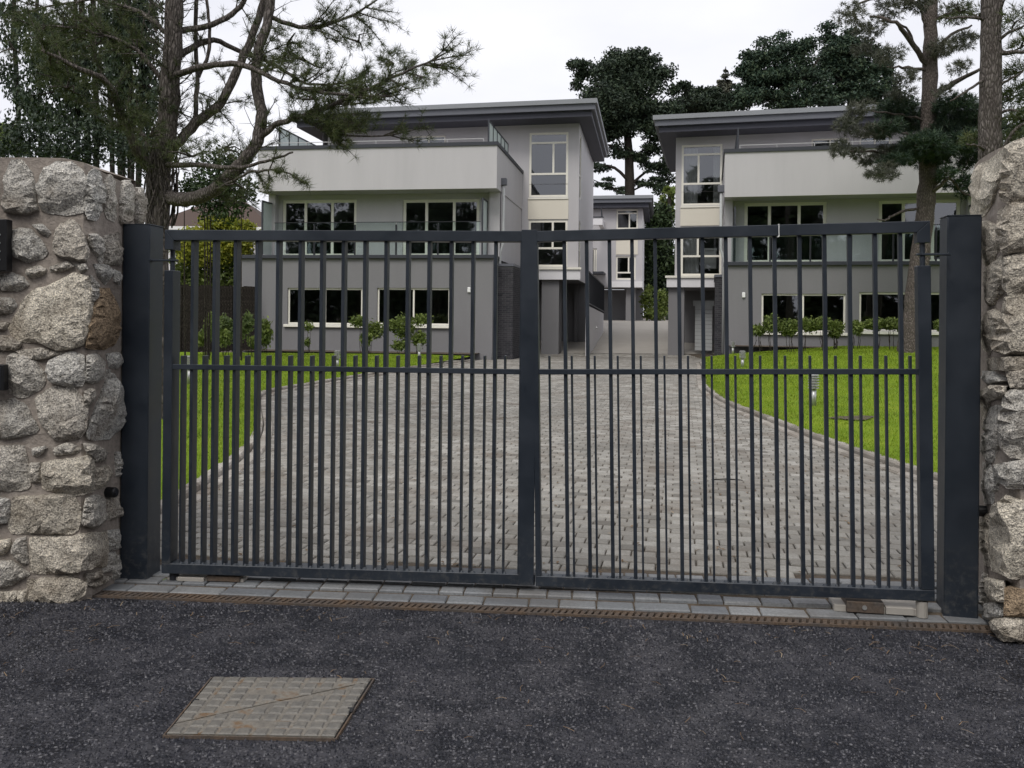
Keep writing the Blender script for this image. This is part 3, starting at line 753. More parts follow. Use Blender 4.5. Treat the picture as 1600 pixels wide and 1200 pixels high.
# ================================================================ gate
class Frame:
    def __init__(s,o,x):
        s.o=o; s.x=x.normalized(); z=Vector((0,0,1)); s.z=(z-s.x*z.dot(s.x)).normalized(); s.y=s.z.cross(s.x)
        s.M=Matrix((s.x,s.y,s.z)).transposed().to_4x4(); s.M.translation=o
    def loc(s,px,py,y=0.0):
        r=ray(px,py); t=(s.o+s.y*y-CAM).dot(s.y)/r.dot(s.y); p=CAM+r*t-s.o; return p.dot(s.x),p.dot(s.z)
def fempty(name,fr): o=empty(name); o.matrix_world=fr.M; return o
def leaf(side,BL,BR,topz,dep,bar_px,pick_px,bar_y,bar_d,bar_w,label):
    fr=Frame(BL,BR-BL); root=fempty('gate_leaf',fr); tag(root,label,'gate')
    W=(BR-BL).length; H=topz; R=.060; hinge_left = side<0
    def part(name,a,b,bv=.003): return MB().box(a,b).build(name,'gate_paint',root,bevel=bv)
    sw=.052 if side<0 else .066; zb=H-.115
    def prism(name,poly):
        vs=[(x,y,z) for y in (0,dep) for x,z in poly]
        return MB().add(vs,[(0,1,2,3),(7,6,5,4),(0,4,5,1),(1,5,6,2),(2,6,7,3),(3,7,4,0)]).build(name,'gate_paint',root,bevel=.0025)
    if hinge_left: prism('top_rail',[(sw,H-R),(W,H-R),(W,H),(0,H)]); prism('hinge_block',[(0,zb),(sw,zb),(sw,H-R),(0,H)])
    else: prism('top_rail',[(0,H-R),(W-sw,H-R),(W,H),(0,H)]); prism('hinge_block',[(W-sw,zb),(W,zb),(W,H),(W-sw,H-R)])
    part('bottom_rail',(0,0,0),(W,dep,.058))
    sw=.052 if side<0 else .066
    hx0,hx1=(0,sw) if hinge_left else (W-sw,W)
    # hinge stile: short upper block, pin, then the long lower stile
    zb=H-.115; zl=H-.235
    part('hinge_stile',(hx0,-.001,.0585),(hx1,dep+.001,zl))
    cx=(hx0+hx1)/2; MB().tube([(cx,dep*.5,zl-.03),(cx,dep*.5,zb+.01)],.014,14).build('hinge_pin','gate_paint',root,smooth=False)
    if hinge_left:
        part('meeting_stile',(W-.10,.004,.0585),(W-.045,dep,H-R))
        part('cover_strip',(W-.093,-.012,.002),(W-.006,.003,H+.006),.002)
    else: part('meeting_stile',(0,-.001,.0585),(.030,dep+.001,H-R-.001))
    # middle rail in front of the bars
    z0=fr.loc(*((530,577) if side<0 else (1140,581)))[1]
    part('middle_rail',((sw if hinge_left else .030),.003,z0-.015),((W-.095 if hinge_left else W-sw),bar_y-.002,z0+.015),.002)
    for px in bar_px:
        x=fr.loc(px,420,bar_y)[0]; part('bar',(x,bar_y,.0585),(x+bar_w,bar_y+bar_d,H-R-.0005),.0015)
    for px in pick_px:
        x=fr.loc(px,600,bar_y)[0]; part('picket',(x,bar_y,.0585),(x+.011,bar_y+bar_d,fr.loc(px,556,bar_y)[1]),.0015)
    wl=MB()
    for px in list(bar_px)+list(pick_px):
        x=fr.loc(px,880,bar_y)[0]; c_=x+(.010 if px in bar_px else .0055); r_=.017 if px in bar_px else .011
        wl.add([(c_+r_*math.cos(k*1.047),bar_y-.004+r_*.6*math.sin(k*1.047),.0575) for k in range(6)]+[(c_+r_*.5*math.cos(k*1.047),bar_y+.002+r_*.3*math.sin(k*1.047),.066) for k in range(6)],[(k,(k+1)%6,6+(k+1)%6,6+k) for k in range(6)]+[(6,7,8,9,10,11)])
    tag(wl.build('weld_beads','gate_paint',root),kind='stuff')
    return fr,root,W,H
LBL=P(252,896,5.028); LBR=P(835.5,914.5,4.877)
lf=leaf(-1,LBL,LBR,2.0,.10,[298,332,364.7,398.4,431,466,499.7,533.4,567,600,634,667.5,702,736,771.6],
   [281.5,315.5,349,382,415.5,449.5,483.5,517.5,551.5,585,618.5,652,686,720,755,787],.016,.066,.019,'left leaf of the dark gate, its deep bars showing their sides')
RBL=P(837.0,916,4.865); RBR=P(1461,940,4.535)
rf=leaf(1,RBL,RBR,2.0,.060,[879,914,949.6,985,1021,1058,1095,1131.7,1169.5,1207.8,1247,1286,1325,1365,1404.6],
   [857,892,928,964,1000,1037,1074,1111,1148,1187,1226,1265,1305,1344,1384,1422],.018,.030,.020,'right leaf of the dark gate with slim bars')
# white cable tie wound round the top rail of the right leaf
fr,root,W,H=rf; x=fr.loc(1217,352)[0]
tie=empty('cable_tie',fr.M@Vector((x,0,H-.03))); tie.rotation_euler=fr.M.to_euler(); tag(tie,'white cable tie round the top rail of the right gate leaf','cable tie')
MB().tube([(0,-.004,-.034),(-.001,-.005,0),(0,-.004,.033),(.001,.03,.034),(0,.064,.033),(0,.065,-.033),(0,.03,-.034),(0,-.004,-.034)],.0022,6,False).build('strap','white_plastic',tie)
MB().tube([(0,-.006,-.03),(-.004,-.008,-.036),(-.008,-.010,-.034)],.003,6).build('tail','white_plastic',tie)
# posts
def post(pl,pr,ptop,d,depth,yaw,label,straps,side,zt_):
    o=P(pl[0],pl[1],d); o.z=-.03; a=math.radians(-yaw); x=Vector((math.cos(a),math.sin(a),0)); fr=Frame(o,x)
    w=fr.loc(pr[0],pr[1])[0]; zt=fr.loc((pl[0]+pr[0])/2,ptop)[1]
    root=fempty('gate_post',fr); tag(root,label,'gate post')
    MB().box((0,0,0),(w,depth,zt)).build('column','gate_paint',root,bevel=.006)
    MB().box((-.001,-.001,zt-.0005),(w+.001,depth+.001,zt+.005)).build('cap','gate_paint',root,bevel=.001)
    for (target) in straps:
        t=fr.M.inverted()@target
        ys=t.y
        x0,x1=(w-.004,t.x+.028) if side<0 else (t.x-.028,.004)
        MB().box((x0,ys-.02,t.z-.006),(x1,ys+.02,t.z+.006)).build('hinge_strap','gate_paint',root,bevel=.002)
        MB().tube([((x0 if side<0 else x1)+(.012 if side<0 else -.012),ys-.022,t.z+.002),((x0 if side<0 else x1)+(.012 if side<0 else -.012),ys-.03,t.z+.002)],.007,6).build('bolt','gate_paint',root)
    return fr
def hp(f,side,z):
    fr,root,W,H=f; sw=.052 if side<0 else .066; x=sw/2 if side<0 else W-sw/2; dep=.10 if side<0 else .06
    return fr.M@Vector((x,dep*.5,z))
post((188.5,700),(231,700),351,5.08,.165,5,'tall dark steel gate post beside the left stone wall',[hp(lf,-1,2.0-.175)],-1,None)
post((1477,700),(1531.5,700),337,4.59,.15,12,'tall dark steel gate post beside the right stone wall',[hp(rf,1,2.0-.175)],1,None)
# ground pivots and operator covers under the leaves
def pivot(f,side,label):
    fr,root,W,H=f; rz=math.atan2(fr.x.y,fr.x.x); x0=.02 if side<0 else W-.50
    b=fr.M@Vector((x0,0,0)); zg=zo(b.x,b.y)+.004; r=empty('gate_operator_box',(b.x,b.y,zg),(0,0,rz)); tag(r,label,'gate operator')
    z=b.z-zg
    MB().box((0,.03,0),(.46,.24,z*.45)).build('housing','concrete',r,bevel=.004)
    if side<0:
        MB().box((.24,.020,z*.10),(.44,.22,z*.75)).build('lid','rust',r,bevel=.003); MB().box((.07,.010,z*.05),(.23,.20,z*.55)).build('plate','concrete',r,bevel=.003); MB().tube([(.035,.05,0),(.035,.05,z)],.028,12).build('pivot_shoe','dark_metal',r)
    else:
        MB().box((.06,.008,z*.10),(.25,.2,z*.80)).build('lid','rust',r,bevel=.003); MB().box((.26,.010,z*.10),(.40,.10,z*.55)).build('plate','concrete',r,bevel=.002)
        MB().tube([(.445,.035,0),(.445,.035,z)],.030,14).build('pivot_shoe','concrete',r); MB().tube([(.15,.002,z*.45),(.15,.010,z*.45)],.012,12).build('lock','brushed_steel',r)
pivot(lf,-1,'pale low operator box under the hinge end of the left gate leaf'); pivot(rf,1,'rusty low operator box under the hinge end of the right gate leaf')
# photocell knobs in the walls beside the posts
def cell(p,n,label):
    r=empty('photocell',p); tag(r,label,'sensor'); n=Vector(n).normalized()
    MB().tube([n*-.05,n*.02,n*.028],[.030,.030,.024],16).build('body','black_plastic',r); MB().tube([n*.028,n*.031],.016,12).build('lens','dark_metal',r)
cell(lw(167,769,.03),RETN,'black round photocell low in the left wall beside the post')
cell(rw(1541,799,.03),RRN,'black round photocell low in the right wall beside the post')
# small leaf by the left post
lp=G(262,911); m=MB(); V=[]
for k in range(9):
    t=k/8; w=.022*math.sin(math.pi*min(t*1.05,1))+.001; V+= [(lp.x-.05+.1*t,lp.y-w,.010+.012*math.sin(3*t)),(lp.x-.05+.1*t,lp.y,.004+.012*math.sin(3*t)),(lp.x-.05+.1*t,lp.y+w,.012+.012*math.sin(3*t))]
m.v=V; m.f=[f for k in range(8) for f in ((3*k,3*k+3,3*k+4,3*k+1),(3*k+1,3*k+4,3*k+5,3*k+2))]
tag(m.build('fallen_leaf','leaf_pale'),'single fallen pale green leaf by the foot of the left post','leaf')
tw=P(1135,752,0); tp=G(1112,753); tq=G(1160,752); tag(MB().tube([tp+Vector((0,0,.022)),(tp+tq)/2+Vector((0,.03,.02)),tq+Vector((0,0,.01))],.006,6).build('twig','bark_dark'),'dark twig lying on the driveway paving behind the right leaf','twig')
# ================================================================ houses
class HF(Frame):
    def __init__(s,px,py,d,yaw):
        o=P(px,py,d); a=math.radians(-yaw); super().__init__(Vector((o.x,o.y,0)),Vector((math.cos(a),math.sin(a),0)))
    def u(s,px,w,py=450): return s.loc(px,py,w)[0]
    def zz(s,px,py,w): return s.loc(px,py,w)[1]
def holes_wall(u0,u1,z0,z1,w,holes,reveal=.12):
    """wall face at depth w with real openings; reveals run back into the wall"""
    m=MB(); us=sorted({u0,u1,*[c for h in holes for c in (h[0],h[1]) if u0<c<u1]}); zs=sorted({z0,z1,*[c for h in holes for c in (h[2],h[3]) if z0<c<z1]})
    for i in range(len(us)-1):
        for j in range(len(zs)-1):
            cu,cz=(us[i]+us[i+1])/2,(zs[j]+zs[j+1])/2
            if any(h[0]<cu<h[1] and h[2]<cz<h[3] for h in holes): continue
            m.quad((us[i],w,zs[j]),(us[i+1],w,zs[j]),(us[i+1],w,zs[j+1]),(us[i],w,zs[j+1]))
    for a,b,c,d in holes:
        r=w+reveal
        m.quad((a,w,c),(a,w,d),(a,r,d),(a,r,c)); m.quad((b,w,c),(b,r,c),(b,r,d),(b,w,d))
        m.quad((a,w,d),(b,w,d),(b,r,d),(a,r,d)); m.quad((a,w,c),(a,r,c),(b,r,c),(b,w,c))
    return m
def window(parent,rect,w,panes,fw=.055,name='window',m='frame_cream',setback=.07,dep=.06,bars=True,glass='window_glass'):
    """frame mesh as the part, each pane a sub-part; panes are (u0,u1,z0,z1) in 0..1 of the rect"""
    a,b,c,d=rect; y0=w+setback; fr=MB(); W_,H_=b-a,d-c
    e=.003
    fr.box((a+e,y0,c+e),(a+fw,y0+dep,d-e)); fr.box((b-fw,y0,c+e),(b-e,y0+dep,d-e)); fr.box((a+fw,y0,d-fw),(b-fw,y0+dep,d-e)); fr.box((a+fw,y0,c+e),(b-fw,y0+dep,c+fw))
    us=sorted({p for q in panes for p in q[:2]}); 
    for q in panes:
        for k,uu in enumerate(q[:2]):
            if 0<uu<1: x=a+uu*W_; fr.box((x-fw*.45,y0+.002*k+.001,c+q[2]*H_+(fw if q[2]==0 else 0)),(x+fw*.45,y0+dep-.003,c+q[3]*H_-(fw if q[3]==1 else 0)))
        for k,vv in enumerate(q[2:]):
            if 0<vv<1: z=c+vv*H_; fr.box((a+q[0]*W_+(fw if q[0]==0 else 0),y0-.001-.002*k,z-fw*.45),(a+q[1]*W_-(fw if q[1]==1 else 0),y0+dep-.005,z+fw*.45))
    o=fr.build(name,m,parent)
    for q in panes:
        x0,x1,z0,z1=a+q[0]*W_+fw*.4,a+q[1]*W_-fw*.4,c+q[2]*H_+fw*.4,c+q[3]*H_-fw*.4
        yy=y0+dep*.5
        tl=random.uniform(-.012,.012); tv=random.uniform(-.010,.010)
        MB().add([(x0,yy-tl,z0-0),(x1,yy+tl,z0),(x1,yy+tl+tv,z1),(x0,yy-tl+tv,z1)],[(0,1,2,3)]).build('pane',glass,o)
    return o
def side_wall(u,w0,w1,z0,z1,face=1):
    m=MB(); return m.quad((u,w0,z0),(u,w1,z0),(u,w1,z1),(u,w0,z1))
def door3(parent,rect,w):
    a,b,c,d=rect
    return window(parent,rect,w,[(0,.31,0,1),(.31,.67,0,1),(.67,1,0,1)],.125,'glazed_door')
def interior(parent,a,b,c,d,w0,w1,e=.02):
    m=MB(); m.quad((a,w1,c),(b,w1,c),(b,w1,d),(a,w1,d)); m.quad((a,w0,c),(b,w0,c),(b,w1,c),(a,w1,c)); m.quad((a,w0,d),(a,w1,d),(b,w1,d),(b,w0,d))
    m.quad((a,w0,c),(a,w1,c),(a,w1,d),(a,w0,d)); m.quad((b,w0,c),(b,w0,d),(b,w1,d),(b,w1,c))
    return m.build('room_interior','room',parent)
def house(px,py,d,yaw,s,sp,label):
    """s=+1: stair bay at the right end, -1 at the left.  Local x along the facade, y into the house."""
    fr=HF(px,py,d,yaw); root=fempty('house',fr); tag(root,label,'house')
    W=sp['W']; zb=fr.zz(px,py,0); zc=fr.zz(px,sp['cap'],0); zl=sp['zl']; ztop=sp['ztop']; g=sp['g']
    uin=0.0                                                # inner end of the front block (the bay side)
    uout=fr.u(sp['out'],0)
    a,b=min(uin,uout),max(uin,uout)
    sg=s
    # ---- ground floor
    gh=[(fr.u(x0,0),fr.u(x1,0),fr.zz((x0+x1)/2,y1,0),fr.zz((x0+x1)/2,y0,0)) for x0,x1,y0,y1 in sp['gwin']]
    ga,gb=(a-sp['gext'],b-.12) if s>0 else (a+.05,b+sp['gext'])
    holes_wall(ga,gb,g-.6,zl-.14,.02,gh).build('wall','render_grey',root)
    MB().box((ga+.01,-.012,g-.6),(gb-.01,.019,g+.22)).build('plinth','render_grey',root)
    for h in gh:
        window(root,h,.02,[(0,.5,0,1),(.5,1,0,1)],.07)
        MB().box((h[0]-.12,-.09,h[2]-.11),(h[1]+.12,.10,h[2]-.004)).build('window_sill','frame_cream',root,bevel=.008)
    interior(root,ga+.1,gb-.1,g,zl-.25,.20,4.2)
    for uu in (ga,gb): side_wall(uu,.02,W,g-.6,zl-.14).build('side_wall','render_grey',root)
    # ---- balcony ledge and glass balustrade
    MB().box((ga-.06,-.10,zl-.14),(gb+.06,1.6,zl)).build('balcony_ledge','coping',root,bevel=.01)
    zg=zl+sp['bal']; k0,k1=fr.u(sp['bal_px'][0],0),fr.u(sp['bal_px'][1],0); npan=sp['npan']
    bal=MB(); n=npan
    bal.box((k0,-.012,zg-.012),(k1,.018,zg+.012)); bal=bal.build('balustrade_rail','dark_metal',root)
    for i in range(n):
        x0=k0+(k1-k0)*i/n+.02; x1=k0+(k1-k0)*(i+1)/n-.02; MB().box((x0,-.004,zl+.01),(x1,.008,zg-.014)).build('glass_panel','balustrade_glass',bal)
    for i in range(1,n): x=k0+(k1-k0)*i/n; MB().box((x-.03,-.03,zl),(x+.03,.03,zg-.10)).build('balustrade_post','dark_metal',bal)
    # frosted screens closing both balcony ends
    for pxs in sp['screens']:
        x=fr.u(pxs,.5); sc=MB(); z1=zb-.35
        sc.box((x-.03,.05,zl),(x+.03,.11,z1)); sc.box((x-.03,1.0,zl),(x+.03,1.06,z1)); sc.box((x-.03,.11,z1-.06),(x+.03,1.0,z1))
        o=sc.build('screen_frame','coping',root); MB().box((x-.01,.11,zl+.03),(x+.01,1.0,z1-.06)).build('frosted_panel','frosted_glass',o)
    # ---- first floor wall, set back under the terrace
    wB=1.25; dh=[(fr.u(x0,wB),fr.u(x1,wB),zl+.02,fr.zz((x0+x1)/2,y0,wB)) for x0,x1,y0 in sp['doors']]
    holes_wall(a+.06,b-.06,zl,zb+.05,wB,dh).build('upper_wall','render_light',root)
    for h in dh: door3(root,h,wB)
    interior(root,a+.2,b-.2,zl+.01,zb-.05,wB+.2,wB+4.5)
    pa,pb=(b-.55,b) if s>0 else (a,a+.30)
    for (q0,q1) in ((a+.03,a+.33),(b-.45,b-.03)): MB().box((q0,.95,zl+.001),(q1,wB-.002,zb-.002)).build('pier','render_light',root)
    side_wall(uin-.03*s,.95,W,zl-.14,zb).build('side_wall','render_light',root)
    side_wall(uout+.03*s,.95,W,zl-.14,zb).build('side_wall','render_light',root)
    # ---- terrace parapet: a hollow box round the upper deck
    t=.28
    par=MB(); par.box((a,0,zb),(b,t,zc-.12)); par.box((a,t,zb),(a+t,W,zc-.12)); par.box((b-t,t,zb),(b,W,zc-.12)); par.box((a+t,t,zb),(b-t,W,zb+.3))
    par.build('parapet','render_light',root)
    cp=MB(); cp.box((a-.05,-.05,zc-.12),(b+.05,t+.05,zc+.02)); cp.box((a-.05,t+.05,zc-.121),(a+t+.05,W,zc+.019)); cp.box((b-t-.05,t+.05,zc-.121),(b+.05,W,zc+.019))
    cp.build('parapet_coping','coping',root)
    for q,(side_u,hh) in enumerate(((a+.5,1.0),(b-.5,1.05))):
        rl=MB(); nseg=5; w0=.9
        for i in range(nseg+1):
            y=w0+(W-1.2-w0)*i/nseg; rl.box((side_u-.03,y-.03,zc-.3),(side_u+.03,y+.03,zc+hh))
        rl.box((side_u-.025,w0+.03,zc+hh-.05),(side_u+.025,W-1.2,zc+hh+.001)); o=rl.build('terrace_screen','coping',root)
        for i in range(nseg):
            y0=w0+(W-1.2-w0)*i/nseg+.035; y1=w0+(W-1.2-w0)*(i+1)/nseg-.035; MB().box((side_u-.008,y0,zc-.2),(side_u+.008,y1,zc+hh-.055)).build('frosted_panel','frosted_glass',o)
    rr=MB(); rr.box((a+.55,.12,zc+.16),(b-.55,.15,zc+.185))
    for i in range(7): x=a+.55+(b-a-1.1)*i/6; rr.box((x-.012,.12,zc),(x+.012,.15,zc+.16))
    rr.build('terrace_rail','brushed_steel',root)
    # ---- top floor main wall (plane C) and stair bay
    e0,e1=sp['bay']; u0,u1=sorted((fr.u(e0,W),fr.u(e1,W)))
    bw0,bw1=sorted((fr.u(sp['strip'][0],W),fr.u(sp['strip'][1],W)))
    zA=lambda y: fr.zz((sp['strip'][0]+sp['strip'][1])/2,y,W)
    s1=(bw0,bw1,zA(sp['sy'][1]),zA(sp['sy'][0])); s2=(bw0,bw1,zA(sp['sy'][3]),zA(sp['sy'][2]))
    zbot=zA(sp['bot']); zband=zA(sp['band'])
    tw=[(fr.u(x0,W),fr.u(x1,W),zc-.6,fr.zz((x0+x1)/2,y0,W)) for x0,x1,y0 in sp['twin']]
    holes_wall(min(a+.3,u0),max(b-.3,u1),zc-.6,ztop,W,[s1]+tw,.14).build('top_wall','render_light',root)
    lowa,lowb=(uin-.02,u1) if s>0 else (u0,uin+.02)
    holes_wall(lowa,lowb,zbot,zc-.6,W,[(s1[0],s1[1],s1[2],zc-.6),s2] if s1[2]<zc-.6 else [s2],.14).build('bay_wall','render_light',root)
    for h in tw: window(root,(h[0],h[1],h[2],h[3]),W,[(0,.5,0,1),(.5,1,0,1)],.07)
    ms=.62 if s>0 else .42
    window(root,s1,W,[(0,1,.84,1),(0,ms,.36,.84),(ms,1,.36,.84),(0,1,0,.36)],.10,'stair_window',setback=.02)
    window(root,s2,W,[(0,ms,.40,1),(ms,1,.40,1),(0,1,0,.40)],.10,'stair_window',setback=.02)
    MB().box((s1[0]-.03,W-.03,s2[3]+.04),(s1[1]+.03,W-.002,s1[2]-.04)).build('cream_panel','cream_panel',root,bevel=.004)
    MB().box((s1[0]-.02,W-.07,s1[2]-.10),(s1[1]+.02,W-.031,s1[2]-.03)).build('window_sill','frame_cream',root)
    ub0,ub1=(s1[0]-.05,u1+.12) if s>0 else (u0-.35,s1[1]-.1)
    MB().box((ub0,W-.22,zbot),(ub1,W-.004,zband-.10)).build('bay_band','render_white',root)
    MB().box((ub0-.06,W-.30,zband-.10),(ub1+.04,W-.004,zband)).build('bay_sill','frame_cream',root)
    ue=u1 if s>0 else u0; D1=sp['depth']
    # outer side of the house beside the passage, with corner glazing
    sw=MB()
    holes=[(W+.28,W+1.35,s1[2],s1[3]),(W+.28,W+1.35,s2[2],s2[3])]
    hm=holes_wall(W,W+D1,zbot,ztop,0,holes,.10); sw.add([(ue-(q[1] if s>0 else -q[1]),q[0],q[2]) for q in hm.v],hm.f); sw.build('side_wall','render_white',root)
    for h in holes:
        o=MB(); xx=ue-.06*s
        for z in (h[2],h[2]+.36*(h[3]-h[2]),h[3]-.07): o.box((xx-.03,h[0],z),(xx+.03,h[1],z+.07))
        for y in (h[0],h[1]-.07): o.box((xx-.031,y,h[2]+.001),(xx+.031,y+.07,h[3]-.001))
        o=o.build('side_window','frame_cream',root); MB().quad((xx,h[0],h[2]),(xx,h[1],h[2]),(xx,h[1],h[3]),(xx,h[0],h[3])).build('pane','window_glass',o)
    ou=uout
    side_wall(ou+.05*s,W,W+D1,g-.5,ztop).build('side_wall','render_light',root)
    MB().quad((ou,W+D1,g-.5),(ue,W+D1,g-.5),(ue,W+D1,ztop),(ou,W+D1,ztop)).build('rear_wall','render_light',root)
    # rooms behind the stair bay and top floor
    i0,i1=min(u0,u1)+.12,max(u0,u1)-.12
    interior(root,i0,i1,zbot+.1,ztop-.1,W+.22,W+2.6)
    if tw: interior(root,min(h[0] for h in tw)-.8,max(h[1] for h in tw)+.8,zc-.58,ztop-.2,W+.22,W+3)
    for (q,h) in sp['curt']:
        zz0,zz1=(s1[2]+.1,s1[3]-.1) if h==1 else (s2[2]+.1,s2[3]-.1); x0=s1[0]+q[0]*(s1[1]-s1[0]); x1=s1[0]+q[1]*(s1[1]-s1[0]); m=MB(); nn=14
        for i in range(nn+1): x=x0+(x1-x0)*i/nn; y=W+.30+.03*math.sin(i*1.9); m.v += [(x,y,zz0),(x,y,zz1)]
        m.f=[(2*i,2*i+2,2*i+3,2*i+1) for i in range(nn)]; m.build('curtain','curtain',root)
    # ---- undercroft below the bay: pillars, dark garage wall
    for (x0,x1,w0,w1) in sp['pillars']:
        q0,q1=sorted((fr.u(x0,W+w0,500),fr.u(x1,W+w0,500))); MB().box((q0,W+w0,g-.6),(q1,W+w1,zbot-.002)).build('pillar','render_grey',root)
    gw=W+5.2
    MB().quad((min(uin,ue),gw,g-.6),(max(uin,ue)+0,gw,g-.6),(max(uin,ue),gw,zbot),(min(uin,ue),gw,zbot)).build('undercroft_wall','render_grey',root)
    MB().quad((min(uin,ue),W+.01,zbot+.004),(max(uin,ue),W+.01,zbot+.004),(max(uin,ue),W+D1,zbot+.004),(min(uin,ue),W+D1,zbot+.004)).build('undercroft_soffit','render_grey',root)
    if sp.get('garage'):
        x0,x1=sorted((fr.u(sp['garage'][0],gw-4.2,500),fr.u(sp['garage'][1],gw-4.2,500))); y=gw-4.2; n=12; zt=fr.zz(sp['garage'][0],sp['garage'][2],y)
        gd=MB().box((x0-.1,y-.02,zt),(x1+.1,y+.12,zt+.25)).build('roller_shutter','shutter',root)
        for i in range(n):
            z0=g-.2+(zt-g+.2)*i/n; MB().box((x0,y,z0+.012),(x1,y+.04,z0+(zt-g+.2)/n)).build('slat','shutter',gd,bevel=.006)
    # dark brick pier between front block and bay
    bx0,bx1=sorted((fr.u(sp['brick'][0],.9,500),fr.u(sp['brick'][1],.9,500))); zt=fr.zz(sp['brick'][0],sp['brick'][2],.9); br=MB(); core=MB()
    if s>0: bx0=uin-.10; 
    else: bx1=uin+.10
    core.box((bx0+.01,.91,g-.6),(bx1-.01,W-.3,zt-.01)); pier=core.build('brick_pier','brick_mortar',root); z=g-.3; r_=0
    bl=.225
    while z<zt-.08:
        x=bx0-(bl/2 if r_%2 else 0)
        while x<bx1:
            xa,xb=max(x,bx0),min(x+bl-.012,bx1)
            if xb-xa>.03: br.box((xa,.895,z),(xb,.95,z+.063))
            x+=bl
        y=.96+(bl/2 if r_%2 else 0)
        uu=bx1 if s>0 else bx0
        while y<W-.5: br.box((min(uu,uu-.03*s)-.0,y,z),(max(uu,uu-.03*s)+.006,y+bl-.012,z+.063)); y+=bl
        z+=.075; r_+=1
    tag(br.build('bricks','dark_brick',pier),kind='stuff')
    MB().box((bx0-.04,.86,zt),(bx1+.04,W-.3,zt+.10)).build('pier_coping','fascia',root)
    # ---- downpipe with hopper head
    dx=uin+.06*s+.10*s; hw=.16
    y=1.1 if s>0 else .6
    zh=fr.zz(sp['pipe'][0],sp['pipe'][1],y); px_=fr.u(sp['pipe'][0],y,sp['pipe'][1])
    dp=MB(); dp.tube([(px_,y,zh-.1),(px_,y,zl+.55),(px_-.12*s,y,zl+.15),(px_-.12*s,y,g)],.055,10); dpo=dp.build('downpipe','shutter',root,smooth=True)
    MB().box((px_-.13,y-.11,zh-.12),(px_+.13,y+.11,zh+.16)).build('hopper_head','fascia',dpo,bevel=.02)
    # ---- roof: mono-pitch slab with deep soffit
    f0,f1=sp['roof_px']; rw_=sp['roof_w']; zr=sp['zr']; ru0,ru1=sorted((fr.u(f0[0],rw_,f0[1]),fr.u(f1[0],rw_,f1[1])))
    z_0=fr.zz(f0[0],f0[1],rw_); z_1=fr.zz(f1[0],f1[1],rw_)
    if f0[0]>f1[0]: z_0,z_1=z_1,z_0
    rear=rw_+sp['roof_d']
    def slab(mb,du0,du1,dw0,dw1,t0,t1,zoff=0):
        A=[(ru0+du0,z_0),(ru1+du1,z_1)]
        v=[]
        for tt in (t1,t0):
            for (x,zv) in A:
                for y in (rw_+dw0,rear+dw1): v.append((x,y,zv+tt))
        mb.add(v,[(0,1,3,2),(4,6,7,5),(0,2,6,4),(1,5,7,3),(0,4,5,1),(2,3,7,6)]); return mb
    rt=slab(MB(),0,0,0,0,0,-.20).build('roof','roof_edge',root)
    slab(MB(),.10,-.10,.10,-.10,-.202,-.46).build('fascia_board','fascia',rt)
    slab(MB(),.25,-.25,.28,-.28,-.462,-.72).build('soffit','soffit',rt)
    # wall light
    for (x,y) in sp['lamp']:
        u_,z_=fr.loc(x,y,0); lo=MB().box((u_-.06,-.06,z_-.10),(u_+.06,.018,z_+.10)).build('wall_light','white_plastic',root,bevel=.02)
    return fr,root
H1=dict(W=6.8,cap=222,zl=3.84,ztop=10.9,g=-.12,out=401,gext=.75,gwin=[(449,566,450,507),(589,703,450,508)],bal=1.28,bal_px=(428,750),npan=5,screens=(416,756),
  doors=[(440,556,312),(628,748,311)],bay=(822,903),strip=(825,886),sy=(207,308,344,417),band=418,bot=437,twin=[(641,694,212)],
  depth=10.5,pillars=[(846,873,0.0,1.5),(897,903,5.0,5.6)],brick=(779,801,416),pipe=(787,285),roof_px=((452,173),(933,153)),roof_w=5.2,roof_d=12.0,zr=11,lamp=[(733,453)],curt=[])
h1f,h1=house(776,294,33.0,8.9,1,H1,'grey rendered modern house on the left with terrace and flat overhanging roof')
H2=dict(W=6.8,cap=234,zl=3.62,ztop=10.6,g=.15,out=1545,gext=.3,gwin=[(1190,1322,459,519),(1343,1480,457,518)],bal=1.30,bal_px=(1141,1530),npan=6,screens=(1147,1520),
  doors=[(1162,1291,316),(1372,1500,312)],bay=(1054,1131),strip=(1063,1127),sy=(226,321,354,431),band=431,bot=449,twin=[(1266,1325,216),(1341,1390,212)],
  depth=10.5,pillars=[(1044,1069,0.0,.6),(1044,1052,5.0,5.2)],brick=(1117,1126,433),pipe=(1127,296),roof_px=((1020,180),(1560,153)),roof_w=5.2,roof_d=11.5,zr=11,lamp=[(1162,461)],
  curt=[((.02,.4),1),((.78,.98),1),((.05,.45),2)],garage=(1086,1113,478))
h2f,h2=house(1132,308,32.5,13.0,-1,H2,'grey rendered modern house on the right behind a tall pine, with pale terrace')
# white cupboard and basins seen through the stair window of the right house
u_,z_=h2f.loc(1108,405,7.3); bx=empty('storage_box',h2f.M@Vector((u_,7.4,z_-.05)),h2f.M.to_euler()); tag(bx,'white storage box inside the stair window of the right house','box')
MB().box((-.33,-.2,-.4),(.33,.2,.42)).build('body','white_plastic',bx,bevel=.02); MB().box((-.36,-.22,.42),(.36,.22,.55)).build('lid','white_plastic',bx,bevel=.02)
